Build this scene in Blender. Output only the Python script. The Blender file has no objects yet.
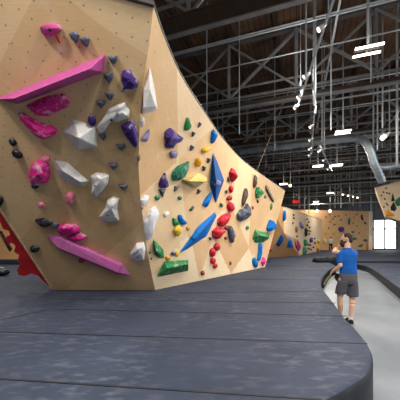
import bpy, bmesh, math, random
from mathutils import Vector, Matrix, noise
from mathutils.bvhtree import BVHTree
random.seed(7)
C = bpy.context.scene.collection
FOC = 270.0                     # focal length in pixels of the 400 px frame
EYE = Vector((0, 0, 1.68))
MATZ = 0.42                     # top of the crash mats
def ray(px, py): return Vector(((px-200)/FOC, 1.0, (240-py)/FOC))
def P(px, py, Y): return EYE + ray(px, py)*Y
def on_z(px, py, z):
    d = ray(px, py); return EYE + d*((z-EYE.z)/d.z)
def on_plane(px, py, co, no):
    d = ray(px, py); return EYE + d*((co-EYE).dot(no)/d.dot(no))
def lin(c):
    c = c/255.0
    return c/12.92 if c <= 0.04045 else ((c+0.055)/1.055)**2.4
def rgb(c): return (lin(c[0]), lin(c[1]), lin(c[2]), 1)

# ------------------------------------------------------------------ materials
class NT:
    def __init__(s, name):
        s.m = bpy.data.materials.new(name); s.m.use_nodes = True
        s.t = s.m.node_tree; s.b = s.t.nodes['Principled BSDF']
    def n(s, typ, **kw):
        x = s.t.nodes.new(typ)
        for k, v in kw.items():
            if k.startswith('i_'): x.inputs[k[2:].replace('_', ' ')].default_value = v
            else: setattr(x, k, v)
        return x
    def l(s, a, b): s.t.links.new(a, b)
    def mix(s, fac, a, b):
        x = s.n('ShaderNodeMix', data_type='RGBA')
        if isinstance(fac, float): x.inputs[0].default_value = fac
        else: s.l(fac, x.inputs[0])
        for v, i in ((a, 6), (b, 7)):
            if isinstance(v, tuple): x.inputs[i].default_value = v
            else: s.l(v, x.inputs[i])
        return x.outputs[2]
    def math(s, op, a, b=None):
        x = s.n('ShaderNodeMath', operation=op)
        for v, i in ((a, 0), (b, 1)):
            if v is None: continue
            if isinstance(v, (int, float)): x.inputs[i].default_value = v
            else: s.l(v, x.inputs[i])
        return x.outputs[0]
    def ramp(s, val, lo, hi):
        x = s.n('ShaderNodeMapRange', clamp=True)
        s.l(val, x.inputs[0]); x.inputs[1].default_value = lo; x.inputs[2].default_value = hi
        return x.outputs[0]
    def noise(s, scale, detail=3, coord='Object', stretch=None, rot=0):
        tc = s.n('ShaderNodeTexCoord'); o = tc.outputs[coord]
        if stretch or rot:
            mp = s.n('ShaderNodeMapping'); s.l(o, mp.inputs[0]); o = mp.outputs[0]
            if stretch: mp.inputs['Scale'].default_value = stretch
            mp.inputs['Rotation'].default_value = (0, 0, rot)
        nz = s.n('ShaderNodeTexNoise'); nz.inputs['Scale'].default_value = scale; nz.inputs['Detail'].default_value = detail
        s.l(o, nz.inputs['Vector']); return nz.outputs['Fac']

def flat_mat(name, c, rough=0.6, metal=0.0, var=0.12, scale=6.0, spec=0.4):
    t = NT(name); col = rgb(c)
    d = tuple(x*(1-var) for x in col[:3])+(1,); e = tuple(min(1, x*(1+var)) for x in col[:3])+(1,)
    t.l(t.mix(t.ramp(t.noise(scale), 0.35, 0.65), d, e), t.b.inputs['Base Color'])
    t.b.inputs['Roughness'].default_value = rough; t.b.inputs['Metallic'].default_value = metal
    t.b.inputs['Specular IOR Level'].default_value = spec
    return t.m
def emit_mat(name, c, s):
    t = NT(name); t.b.inputs['Base Color'].default_value = rgb(c)
    t.b.inputs['Emission Color'].default_value = rgb(c); t.b.inputs['Emission Strength'].default_value = s
    return t.m
def hold_mat(name, c, chalk=0.35, rough=0.55):
    t = NT(name); col = rgb(c)
    n1 = t.ramp(t.noise(9.0, 4), 0.60-0.16*chalk, 0.72)
    n2 = t.ramp(t.noise(22.0, 2), 0.3, 0.7)
    base = t.mix(n2, tuple(x*0.88 for x in col[:3])+(1,), tuple(min(1, x*1.1) for x in col[:3])+(1,))
    f = t.math('MULTIPLY', n1, min(0.9, chalk*1.8))
    t.l(t.mix(f, base, rgb((205, 203, 208))), t.b.inputs['Base Color'])
    t.b.inputs['Roughness'].default_value = rough; t.b.inputs['Specular IOR Level'].default_value = 0.1
    bp = t.n('ShaderNodeBump'); bp.inputs['Strength'].default_value = 0.25; bp.inputs['Distance'].default_value = 0.01
    t.l(t.noise(40.0, 3), bp.inputs['Height']); t.l(bp.outputs[0], t.b.inputs['Normal'])
    return t.m
def ply_mat(name, c, dots=0.2, rot=0.5, hs=0.25):
    t = NT(name); col = rgb(c)
    grain = t.noise(7.0, 5, 'UV', (1.0, 9.0, 1.0), rot)
    blot = t.noise(1.6, 4, 'UV')
    mk = t.noise(4.5, 6, 'UV')
    a = tuple(x*0.94 for x in col[:3])+(1,); b = tuple(min(1, x*1.05) for x in col[:3])+(1,)
    base = t.mix(t.ramp(grain, 0.3, 0.7), a, b)
    base = t.mix(t.math('MULTIPLY', t.ramp(blot, 0.45, 0.75), 0.28), base, (col[0]*0.72, col[1]*0.62, col[2]*0.5, 1))
    base = t.mix(t.math('MULTIPLY', t.ramp(mk, 0.60, 0.75), 0.30), base, rgb((214, 206, 196)))   # chalk
    tc = t.n('ShaderNodeTexCoord'); sp = t.n('ShaderNodeSeparateXYZ')
    mp = t.n('ShaderNodeMapping'); mp.inputs['Rotation'].default_value = (0, 0, rot)
    t.l(tc.outputs['UV'], mp.inputs[0]); t.l(mp.outputs[0], sp.inputs[0])
    fx = t.math('SUBTRACT', t.math('FRACT', t.math('DIVIDE', sp.outputs[0], dots)), 0.5)
    fy = t.math('SUBTRACT', t.math('FRACT', t.math('DIVIDE', sp.outputs[1], dots)), 0.5)
    r2 = t.math('ADD', t.math('MULTIPLY', fx, fx), t.math('MULTIPLY', fy, fy))
    hole = t.math('LESS_THAN', r2, 0.0034)
    base = t.mix(t.math('MULTIPLY', hole, hs), base, rgb((58, 46, 36)))
    t.l(base, t.b.inputs['Base Color'])
    t.b.inputs['Roughness'].default_value = 0.6; t.b.inputs['Specular IOR Level'].default_value = 0.3
    return t.m

M = {}
M['ply_light'] = ply_mat('plywood_light', (229, 200, 160), rot=0.9)
M['ply_warm'] = ply_mat('plywood_warm', (220, 184, 140), rot=0.3)
M['ply_mid'] = ply_mat('plywood_mid', (211, 174, 129), rot=1.3)
M['ply_pale'] = ply_mat('plywood_pale', (239, 217, 182), rot=0.6)
M['ply_left'] = ply_mat('plywood_golden', (208, 177, 134), rot=0.5, hs=0.55)
M['ply_left_b'] = ply_mat('plywood_golden_dark', (197, 165, 122), rot=1.1, hs=0.4)
M['ply_left_c'] = ply_mat('plywood_golden_pale', (218, 190, 149), rot=0.2, hs=0.6)
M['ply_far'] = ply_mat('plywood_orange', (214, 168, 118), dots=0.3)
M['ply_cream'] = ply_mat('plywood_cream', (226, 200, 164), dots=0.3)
M['ply_shaded'] = ply_mat('plywood_shaded', (190, 145, 98), dots=0.3)  # side panel of the cream wall, its overhang shade put into the colour
M['ply_edge'] = flat_mat('plywood_edge', (205, 180, 145), 0.7)
M['trim'] = flat_mat('dark_steel_trim', (70, 70, 74), 0.45, 0.6)
M['steel'] = flat_mat('painted_steel', (140, 141, 143), 0.5, 0.1, 0.15, 2.0)
M['steel_dark'] = flat_mat('dark_steel', (96, 96, 98), 0.6, 0.3, 0.2, 2.0)
M['conduit'] = flat_mat('galvanised_conduit', (200, 208, 214), 0.4, 0.1, 0.1, 3.0)
M['duct'] = flat_mat('galvanised_duct', (166, 178, 186), 0.36, 0.4, 0.12, 4.0)
M['white_metal'] = flat_mat('white_enamel', (205, 205, 202), 0.4)
M['lamp'] = emit_mat('lamp_white', (255, 240, 220), 4.0)
M['bulb'] = emit_mat('lamp_warm', (255, 216, 165), 12.0)
M['exit_red'] = emit_mat('exit_red', (225, 30, 40), 0.5)
M['lens'] = emit_mat('spot_lens', (255, 240, 225), 1.6)
M['reflector'] = flat_mat('lamp_housing', (92, 92, 94), 0.5)
M['web'] = flat_mat('beam_web', (78, 66, 58), 0.7, 0.1)
M['exit_case'] = flat_mat('exit_case', (60, 22, 26), 0.5)
M['black'] = flat_mat('black_plastic', (24, 24, 27), 0.5)
M['navy'] = flat_mat('navy_vinyl', (44, 47, 60), 0.55)
M['bolt'] = flat_mat('bolt_steel', (60, 60, 64), 0.35, 0.8)
M['red_paint'] = flat_mat('red_paint', (205, 36, 40), 0.5, 0, 0.2, 3.0)
M['red_tag'] = flat_mat('red_tag', (214, 38, 36), 0.5)
M['skin'] = flat_mat('skin', (222, 178, 156), 0.55, 0, 0.05)
M['hair'] = flat_mat('dark_hair', (52, 40, 36), 0.8, 0, 0.3, 40.0)
M['beard'] = flat_mat('brown_beard', (66, 40, 30), 0.8, 0, 0.3, 40.0)
M['blue_shirt'] = flat_mat('blue_cotton', (6, 86, 172), 0.85, 0, 0.12, 9.0)
M['shorts'] = flat_mat('charcoal_cotton', (82, 82, 90), 0.85, 0, 0.12, 9.0)
M['shoe'] = flat_mat('black_shoe', (28, 28, 32), 0.6)
M['sock'] = flat_mat('white_cotton', (208, 208, 206), 0.9)
M['olive_mesh'] = flat_mat('olive_mesh', (112, 116, 92), 0.9, 0, 0.45, 60.0)
M['eye'] = flat_mat('eye_white', (225, 222, 215), 0.3)
M['black_cotton'] = flat_mat('black_cotton', (34, 34, 38), 0.9)
HC = {'pink': (214, 46, 138), 'mauve': (178, 74, 136), 'magenta': (188, 86, 152), 'lilacpink': (200, 108, 172), 'grey': (92, 96, 104), 'white': (214, 214, 212),
      'softwhite': (222, 222, 228), 'purple': (60, 38, 104), 'violet': (76, 58, 130), 'lilac': (136, 128, 172), 'black': (36, 37, 42), 'green': (34, 122, 66),
      'teal': (46, 122, 96), 'blue': (8, 108, 190), 'deepblue': (6, 80, 148), 'yellow': (222, 186, 62), 'amber': (206, 152, 34), 'straw': (214, 196, 112),
      'red': (186, 34, 52), 'darkred': (150, 40, 44), 'slate': (84, 90, 106), 'brown': (78, 68, 60), 'hotpink': (238, 56, 160), 'rose': (222, 120, 150),
      'olive': (116, 106, 62), 'navyblue': (30, 58, 120), 'orange': (214, 140, 40), 'plum': (150, 50, 110)}
CH = {'pink': .5, 'mauve': .25, 'magenta': .08, 'lilacpink': .12, 'white': .1, 'softwhite': .1, 'green': .35, 'straw': .6, 'blue': .03, 'deepblue': .0, 'purple': .4}
for k, c in HC.items(): M['h_'+k] = hold_mat('hold_'+k, c, CH.get(k, .22))

# ------------------------------------------------------------------ objects
def tag(o, label=None, cat=None, group=None, kind=None):
    for k, v in (('label', label), ('category', cat), ('group', group), ('kind', kind)):
        if v: o[k] = v
    return o
def link(name, bm, mats, parent=None, smooth=False, loc=None):
    me = bpy.data.meshes.new(name); bm.normal_update()
    if loc is not None:
        bmesh.ops.translate(bm, verts=bm.verts, vec=-Vector(loc))
    bm.to_mesh(me); bm.free()
    for m in (mats if isinstance(mats, (list, tuple)) else [mats]): me.materials.append(m)
    if smooth:
        for p in me.polygons: p.use_smooth = True
    o = bpy.data.objects.new(name, me); C.objects.link(o)
    if loc is not None: o.location = loc
    if parent:
        o.parent = parent; w = Vector((0, 0, 0)); q = parent
        while q: w += q.location; q = q.parent
        o.location = Vector(o.location) - w
    return o
def empty(name, loc, label, cat, group=None):
    o = bpy.data.objects.new(name, None); C.objects.link(o); o.location = loc; o.empty_display_size = 0.1
    return tag(o, label, cat, group)
def struct(o): o['kind'] = 'structure'; return o
def box(bm, c, s, R=None, mi=0):
    r = bmesh.ops.create_cube(bm, size=1.0)
    mt = Matrix.Translation(Vector(c)) @ (R.to_4x4() if R else Matrix()) @ Matrix.Diagonal((s[0], s[1], s[2], 1))
    bmesh.ops.transform(bm, matrix=mt, verts=r['verts'])
    for v in r['verts']:
        for f in v.link_faces: f.material_index = mi
    return r['verts']
def frame_from(d, up=Vector((0, 0, 1))):
    d = d.normalized()
    if abs(d.dot(up)) > 0.99: up = Vector((1, 0, 0))
    x = d.cross(up).normalized(); y = x.cross(d).normalized()
    return Matrix((x, y, d)).transposed()
def bar(bm, a, b, w, h, mi=0):
    a, b = Vector(a), Vector(b); d = b-a
    return box(bm, (a+b)/2, (w, h, d.length), frame_from(d), mi)
def tube(bm, pts, r, n=10, mi=0, cap=True):
    pts = [Vector(p) for p in pts]; rings = []
    rr = r if isinstance(r, (list, tuple)) else [r]*len(pts)
    for i, p in enumerate(pts):
        d = (pts[min(i+1, len(pts)-1)]-pts[max(i-1, 0)])
        F = frame_from(d)
        rings.append([bm.verts.new(p + F @ Vector((rr[i]*math.cos(2*math.pi*k/n), rr[i]*math.sin(2*math.pi*k/n), 0))) for k in range(n)])
    for A, B in zip(rings, rings[1:]):
        for k in range(n):
            f = bm.faces.new((A[k], A[(k+1) % n], B[(k+1) % n], B[k])); f.material_index = mi; f.smooth = True
    if cap:
        for R_ in (rings[0][::-1], rings[-1]):
            f = bm.faces.new(R_); f.material_index = mi
    bmesh.ops.recalc_face_normals(bm, faces=bm.faces)
def prism(bm, pts, vec, mi=0):
    A = [bm.verts.new(p) for p in pts]; B = [bm.verts.new(Vector(p)+Vector(vec)) for p in pts]
    fs = [bm.faces.new(A), bm.faces.new(B[::-1])]
    n = len(pts)
    for k in range(n): fs.append(bm.faces.new((A[k], B[k], B[(k+1) % n], A[(k+1) % n])))
    for f in fs: f.material_index = mi
    bmesh.ops.recalc_face_normals(bm, faces=bm.faces)
def ell(bm, c, r, R=None, seg=16, mi=0):
    q = bmesh.ops.create_uvsphere(bm, u_segments=seg, v_segments=max(8, seg//2+2), radius=1.0)
    mt = Matrix.Translation(Vector(c)) @ (R.to_4x4() if R else Matrix()) @ Matrix.Diagonal((r[0], r[1], r[2], 1))
    bmesh.ops.transform(bm, matrix=mt, verts=q['verts'])
    for v in q['verts']:
        for f in v.link_faces: f.material_index = mi; f.smooth = True

# ------------------------------------------------------------------ camera
cd = bpy.data.cameras.new('camera'); cam = bpy.data.objects.new('camera', cd); C.objects.link(cam)
cam.location = EYE; cam.rotation_euler = (math.pi/2, 0, 0)
cd.sensor_width = 36; cd.lens = 36*FOC/400; cd.shift_y = 0.1; cd.clip_end = 200
bpy.context.scene.camera = cam

# ------------------------------------------------------------------ the building
U = Vector((-0.942, 0.335, 0)); V = Vector((0.335, 0.942, 0))
RB = Matrix((U, V, Vector((0, 0, 1)))).transposed()          # local x along trusses, y into the hall
def B(s, q, z): return U*s + V*q + Vector((0, 0, z))
QB = 41.0; ROOF = 10.1
t = NT('polished_concrete')
n1 = t.ramp(t.noise(0.9, 6), 0.3, 0.7); n2 = t.ramp(t.noise(3.0, 5), 0.5, 0.8)
c = t.mix(n1, rgb((102, 110, 119)), rgb((128, 135, 143)))
t.l(t.mix(t.math('MULTIPLY', n2, 0.2), c, rgb((150, 154, 158))), t.b.inputs['Base Color'])
t.l(t.math('ADD', t.math('MULTIPLY', n2, 0.08), 0.33), t.b.inputs['Roughness'])
M['concrete'] = t.m
bm = bmesh.new(); box(bm, B(0, 15, -0.1), (80, 60, 0.2), RB); struct(link('floor', bm, M['concrete']))
t = NT('roof_boards')
tc = t.n('ShaderNodeTexCoord'); sp = t.n('ShaderNodeSeparateXYZ'); mp = t.n('ShaderNodeMapping')
mp.inputs['Rotation'].default_value = (0, 0, -math.atan2(U.y, -U.x)*-1)
t.l(tc.outputs['Object'], mp.inputs[0]); t.l(mp.outputs[0], sp.inputs[0])
line = t.math('LESS_THAN', t.math('FRACT', t.math('DIVIDE', sp.outputs[0], 0.22)), 0.1)
c = t.mix(t.ramp(t.noise(1.3, 5), 0.3, 0.7), rgb((72, 54, 42)), rgb((116, 86, 62)))
t.l(t.mix(line, c, rgb((26, 18, 14))), t.b.inputs['Base Color']); t.b.inputs['Roughness'].default_value = 0.85
M['roof'] = t.m
bm = bmesh.new(); box(bm, B(0, 16, ROOF+0.1), (80, 62, 0.2), RB); struct(link('ceiling', bm, M['roof']))
t = NT('grey_cladding')
tc = t.n('ShaderNodeTexCoord'); sp = t.n('ShaderNodeSeparateXYZ'); t.l(tc.outputs['Object'], sp.inputs[0])
w = t.math('LESS_THAN', t.math('FRACT', t.math('DIVIDE', sp.outputs[0], 0.6)), 0.12)
c = t.mix(t.ramp(t.noise(0.8, 4), 0.3, 0.7), rgb((104, 108, 113)), rgb((126, 130, 134)))
t.l(t.mix(w, c, rgb((86, 89, 93))), t.b.inputs['Base Color']); t.b.inputs['Roughness'].default_value = 0.7
M['clad'] = t.m
# back wall with the window opening left free
def s_of(px, q):                                             # where the sight line of a column meets the plane q
    d = ray(px, 240); k = q/(d.dot(V)); return (d*k).dot(U)
def z_of(px, py, q):
    d = ray(px, py); return EYE.z + d.z*q/d.dot(V)
w0, w1 = s_of(373.5, QB), s_of(396.5, QB); wz1, wz0 = z_of(385, 219.5, QB), z_of(385, 249, QB)
bm = bmesh.new()
def slab(s0, s1, z0, z1): box(bm, B((s0+s1)/2, QB+0.15, (z0+z1)/2), (abs(s1-s0), 0.3, z1-z0), RB)
slab(40, w0, 0, ROOF); slab(w1, -40, 0, ROOF); slab(w0, w1, 0, wz0); slab(w0, w1, wz1, ROOF)
struct(link('wall_back', bm, M['clad']))
bm = bmesh.new(); box(bm, B(25.0, 16, ROOF/2), (0.3, 51, ROOF), RB); struct(link('wall_left', bm, M['clad']))
bm = bmesh.new(); box(bm, B(-4, -9.5, ROOF/2), (62, 0.3, ROOF), RB); struct(link('wall_front', bm, M['clad']))
SR, RZ0, RZ1 = -27.0, 0.9, 6.2                                # right wall with a long band of windows, outside the frame
bm = bmesh.new(); box(bm, B(SR, 16, RZ0/2), (0.3, 51, RZ0), RB); box(bm, B(SR, 16, (RZ1+ROOF)/2), (0.3, 51, ROOF-RZ1), RB)
for q in range(-8, 42, 6): box(bm, B(SR, q, (RZ0+RZ1)/2), (0.3, 0.8, RZ1-RZ0), RB)
struct(link('wall_right', bm, M['clad']))
bm = bmesh.new()
sm, sw, zm = (w0+w1)/2, abs(w1-w0), (wz0+wz1)/2
for s in (w0, sm, w1): box(bm, B(s, QB+0.05, zm), (0.15, 0.14, wz1-wz0), RB)
for z in (wz0, wz0+(wz1-wz0)*0.68, wz1): box(bm, B(sm, QB+0.05, z), (sw, 0.14, 0.15), RB)
wf = struct(link('window_1', bm, M['steel_dark']))
t = NT('window_glass'); g = t.n('ShaderNodeBsdfTransparent'); gl = t.n('ShaderNodeBsdfGlossy'); gl.inputs['Roughness'].default_value = 0.05
mx = t.n('ShaderNodeMixShader'); mx.inputs[0].default_value = 0.06
t.l(g.outputs[0], mx.inputs[1]); t.l(gl.outputs[0], mx.inputs[2]); t.l(mx.outputs[0], t.t.nodes['Material Output'].inputs[0])
bm = bmesh.new(); box(bm, B(sm, QB+0.08, zm), (sw-0.1, 0.012, wz1-wz0-0.1), RB); link('pane', bm, t.m, wf)

# ------------------------------------------------------------------ crash mats
t = NT('mat_vinyl')
n1 = t.ramp(t.noise(0.9, 5), 0.3, 0.7); n2 = t.ramp(t.noise(5.0, 6, 'Object', (1, 2.2, 1), 0.3), 0.50, 0.85); n3 = t.ramp(t.noise(1.1, 3), 0.35, 0.75)
c = t.mix(n1, rgb((42, 50, 66)), rgb((57, 65, 83)))
f = t.math('MULTIPLY', t.math('MULTIPLY', n2, n3), 0.33)
t.l(t.mix(f, c, rgb((170, 174, 184))), t.b.inputs['Base Color'])
t.b.inputs['Roughness'].default_value = 0.75; t.b.inputs['Specular IOR Level'].default_value = 0.22
bp = t.n('ShaderNodeBump'); bp.inputs['Strength'].default_value = 0.3; bp.inputs['Distance'].default_value = 0.02
t.l(t.noise(4.0, 4), bp.inputs['Height']); t.l(bp.outputs[0], t.b.inputs['Normal'])
M['vinyl'] = t.m
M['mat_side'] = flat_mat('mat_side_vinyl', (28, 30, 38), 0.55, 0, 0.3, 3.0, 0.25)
M['seam'] = flat_mat('mat_seam', (30, 31, 38), 0.7)
def catmull(pts, n, closed=False):
    out = []; m = len(pts); rng = range(m if closed else m-1)
    for i in rng:
        p0, p1, p2, p3 = [Vector(pts[(i+k) % m] if closed else pts[min(max(i+k, 0), m-1)]) for k in (-1, 0, 1, 2)]
        for j in range(n):
            u = j/n
            out.append(0.5*((2*p1)+(p2-p0)*u+(2*p0-5*p1+4*p2-p3)*u*u+(3*p1-p0-3*p2+p3)*u**3))
    if not closed: out.append(Vector(pts[-1]))
    return out
def mat_thing(pts, label, seams, MATZ=MATZ):
    bm = bmesh.new(); pts = [Vector((p[0], p[1], 0)) for p in pts]
    ins = []
    n = len(pts)
    area = sum(pts[i].x*pts[(i+1) % n].y-pts[(i+1) % n].x*pts[i].y for i in range(n))
    if area < 0: pts.reverse()
    prof = [(0.0, 0.0), (0.0, MATZ-0.05), (0.015, MATZ-0.015), (0.05, MATZ)]
    nor = []
    for i in range(n):
        a = (pts[i]-pts[i-1]).normalized(); b = (pts[(i+1) % n]-pts[i]).normalized()
        d = (a+b).normalized(); nor.append(Vector((-d.y, d.x, 0)))
    rings = [[bm.verts.new(p+m_*o_+Vector((0, 0, z))) for p, m_ in zip(pts, nor)] for o_, z in prof]
    for A, D in zip(rings, rings[1:]):
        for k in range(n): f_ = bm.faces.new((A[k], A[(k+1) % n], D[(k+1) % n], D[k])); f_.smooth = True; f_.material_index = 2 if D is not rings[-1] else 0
    bm.faces.new(rings[-1]); bm.faces.new(rings[0][::-1])
    for a, b in seams: bar(bm, a, b, 0.022, 0.006, 1)
    bmesh.ops.recalc_face_normals(bm, faces=bm.faces)
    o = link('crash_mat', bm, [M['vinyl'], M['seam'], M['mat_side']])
    return tag(o, label, 'crash mat')
def mz(px, py): p = on_z(px, py, MATZ); return (p.x, p.y)
edge = [mz(230, 425), mz(290, 412), mz(325, 400), mz(350, 386.5), mz(366, 375.5), mz(372, 366), mz(373, 356), mz(370, 346), mz(362, 335)]
edge += [mz(351, 323), mz(345, 317), mz(333, 301), mz(325, 291), mz(321.5, 284), mz(322.5, 278), mz(328, 271), mz(336, 265.5)]
edge = [(p.x, p.y) for p in catmull([Vector((a, b, 0)) for a, b in edge], 5)]
FARY = 16.2
far_edge = [mz(345, 261.5)]
left_pts = edge + [(7.6, FARY)] + [(-18, FARY), (-15, -2.5), (-3.5, -2.5), (-1.2, 0.6)]
def zs(px, py): p = on_z(px, py, MATZ+0.002); return p
seams = [(zs(-60, 330), zs(367, 343.5)), (zs(-60, 375), zs(322, 399.5)), (zs(52, 309), zs(347, 316)), (zs(0, 320), zs(52, 309)),
         (zs(60, 299), zs(336, 303)), (zs(180, 293), zs(322, 291)), (zs(222, 279), zs(321, 280)), (zs(268, 269), zs(326, 271))]
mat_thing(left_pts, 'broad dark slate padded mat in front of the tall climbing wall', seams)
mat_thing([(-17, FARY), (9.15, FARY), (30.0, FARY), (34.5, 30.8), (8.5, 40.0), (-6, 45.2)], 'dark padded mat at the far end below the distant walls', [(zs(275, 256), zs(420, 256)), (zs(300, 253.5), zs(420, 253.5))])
def zr(px, py): return on_z(px, py, 0.312)
re_ = [(9.1, FARY)] + [(on_z(x, y, 0).x, on_z(x, y, 0).y) for x, y in ((360, 270), (367, 272), (374, 276.5), (385, 286), (398, 297.5), (420, 317), (440, 338))]
re_ = [(p.x, p.y) for p in catmull([Vector((a, b, 0)) for a, b in re_], 4)]
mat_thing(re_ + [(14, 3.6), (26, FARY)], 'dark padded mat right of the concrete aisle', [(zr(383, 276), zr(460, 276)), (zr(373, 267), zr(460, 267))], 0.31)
# ------------------------------------------------------------------ the tall climbing wall
def Yl(py): return 5.763/(1+0.003048*(240-py))               # depth of the overhanging left face
LN = Vector((0, -1, -0.823)).normalized()                    # its normal
def PL(px, py): return P(px, py, Yl(py))
ar = [(155, 290.0), (147, 250), (140.3, 197), (138.6, 168), (139.3, 135), (141.2, 97), (145, 70), (149, 45), (154, 5)]
left_out = ar + [(135, 0), (-40, -52), (-90, -66), (-90, 78), (-40, 148), (0, 209), (54, 290)]
root = empty('climbing_wall', PL(105, 290), 'tall overhanging plywood climbing wall with long curved top edge', 'climbing wall')
def inpoly(x, y, pg):
    r = False; n = len(pg)
    for i in range(n):
        (x0, y0), (x1, y1) = pg[i], pg[i-1]
        if (y0 > y) != (y1 > y) and x < (x1-x0)*(y-y0)/(y1-y0)+x0: r = not r
    return r
def proj(p): d = p-EYE; return (200+FOC*d.x/d.y, 240-FOC*d.z/d.y)
def cut(bm, a, b):
    no = ray(*a).cross(ray(*b)).normalized()
    bmesh.ops.bisect_plane(bm, geom=bm.verts[:]+bm.edges[:]+bm.faces[:], plane_co=EYE, plane_no=no, dist=1e-5)
def paint(bm, regions, default):
    for f in bm.faces:
        x, y = proj(f.calc_center_median()); f.material_index = default
        for pg, mi in regions:
            if inpoly(x, y, pg): f.material_index = mi; break
SL = Vector((0, -0.823, 1)).normalized()
def back(bm, vec):                                            # gives a skin of panels its thickness
    g = bmesh.ops.extrude_face_region(bm, geom=bm.faces[:])
    bmesh.ops.translate(bm, verts=[e for e in g['geom'] if isinstance(e, bmesh.types.BMVert)], vec=vec)
bm = bmesh.new(); uvl = bm.loops.layers.uv.new('UVMap')
f = bm.faces.new([bm.verts.new(PL(*p)) for p in left_out])
for a, b in (((1, 61), (32, 0)), ((70, 0), (104, 28)), ((0, 150), (28, 170)), ((34, 222), (56, 192)), ((68, 288), (86, 272)), ((104, 28), (148, 56))): cut(bm, a, b)
paint(bm, [([(-90, -80), (32, -60), (32, 0), (1, 61), (-90, 240)], 2), ([(68, -60), (160, -60), (160, 60), (104, 28), (70, 0)], 2),
           ([(56, 192), (34, 222), (68, 289), (86, 272), (160, 200), (160, 140), (90, 150)], 1), ([(68, 288), (86, 272), (160, 240), (160, 292)], 0)], 0)
if f.normal.dot(LN) < 0 if f.is_valid else False: bmesh.ops.reverse_faces(bm, faces=bm.faces[:])
bm.normal_update()
for f in bm.faces:
    if f.normal.dot(LN) < 0: f.normal_flip()
    for l in f.loops: l[uvl].uv = (l.vert.co.x, l.vert.co.dot(SL))
lw = bm.copy()
bmesh.ops.triangulate(lw, faces=lw.faces[:]); LEFT = BVHTree.FromBMesh(lw); lw.free()
link('left_face', bm, [M['ply_left'], M['ply_left_b'], M['ply_left_c']], root)
# right face: ruled between the foot line and the curved top edge, its near edge is the arete
ZT = 4.6
top_px = [(154, 4), (165, 37), (180, 72), (192, 92.5), (205, 112), (220, 134.5), (240, 157.5), (260, 173.5), (285, 191)]
tp = catmull([on_z(x, y, ZT) for x, y in top_px], 10)
L = [0]
for a, b in zip(tp, tp[1:]): L.append(L[-1]+(b-a).length)
def top(s):
    d = s*L[-1]
    for i in range(len(L)-1):
        if d <= L[i+1] or i == len(L)-2:
            return tp[i].lerp(tp[i+1], min(1, (d-L[i])/(L[i+1]-L[i])))
fb0, fb1 = PL(155, 290), on_z(265, 267, MATZ)
fb0.z = MATZ
ar3 = [PL(*p) for p in ar]
def arete(t):
    z = ar3[0].z+t*(ar3[-1].z-ar3[0].z)
    for a, b in zip(ar3, ar3[1:]):
        if z <= b.z+1e-6: return a.lerp(b, (z-a.z)/(b.z-a.z))
    return ar3[-1].copy()
def RS(s, t):
    lo = fb0.lerp(fb1, s**0.85); hi = top(s)
    p = lo.lerp(hi, t); k = 1-s
    return p + (arete(t)-fb0.lerp(top(0), t))*k
NS, NT_ = 40, 20
bm = bmesh.new(); uvl = bm.loops.layers.uv.new('UVMap')
g = [[bm.verts.new(RS(i/NS, j/NT_)) for j in range(NT_+1)] for i in range(NS+1)]
uvd = {}
for i in range(NS):
    for j in range(NT_):
        f = bm.faces.new((g[i][j], g[i+1][j], g[i+1][j+1], g[i][j+1]))
        for l, (a, b) in zip(f.loops, ((i, j), (i+1, j), (i+1, j+1), (i, j+1))): l[uvl].uv = (a/NS*9.5, b/NT_*4.6)
bm.normal_update()
if g[20][10].normal.dot(EYE-g[20][10].co) < 0: bmesh.ops.reverse_faces(bm, faces=bm.faces[:])
for a, b in (((140, 196), (211, 129)), ((176.6, 40), (178, 150)), ((179, 162), (188, 236)), ((193, 248), (199.5, 279)), ((188, 236), (193, 248)), ((188, 236), (231, 205)),
             ((213, 238), (231, 273)), ((231, 273), (249, 248)), ((249, 248), (256, 269)), ((213, 238), (199, 279)), ((231, 205), (249, 248)), ((231, 205), (240, 157)), ((213, 238), (231, 205)), ((249, 248), (272, 205)), ((252, 172), (249, 248))): cut(bm, a, b)
paint(bm, [([(130, 0), (176.6, 0), (177.5, 162), (140, 196), (120, 196)], 1), ([(176.6, 0), (230, 60), (211, 129), (178, 161)], 0),
           ([(211, 129), (240, 157), (231, 205), (188, 236), (179, 160)], 2),
           ([(188, 236), (213, 238), (199, 280), (193, 248)], 2), ([(188, 236), (193, 248), (199.5, 280), (150, 300), (150, 280)], 3),
           ([(213, 238), (231, 275), (195, 290)], 3), ([(213, 238), (231, 205), (249, 248), (231, 273)], 1), ([(231, 275), (249, 248), (257, 272)], 3),
           ([(231, 205), (240, 157), (252, 172), (249, 248)], 0), ([(249, 248), (272, 205), (290, 190), (262, 272)], 2), ([(252, 172), (290, 190), (272, 205), (249, 248)], 1)], 0)
rw = bm.copy(); bmesh.ops.triangulate(rw, faces=rw.faces[:]); RIGHT = BVHTree.FromBMesh(rw); rw.free()
link('right_face', bm, [M['ply_light'], M['ply_mid'], M['ply_warm'], M['ply_pale']], root, True)
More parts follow.
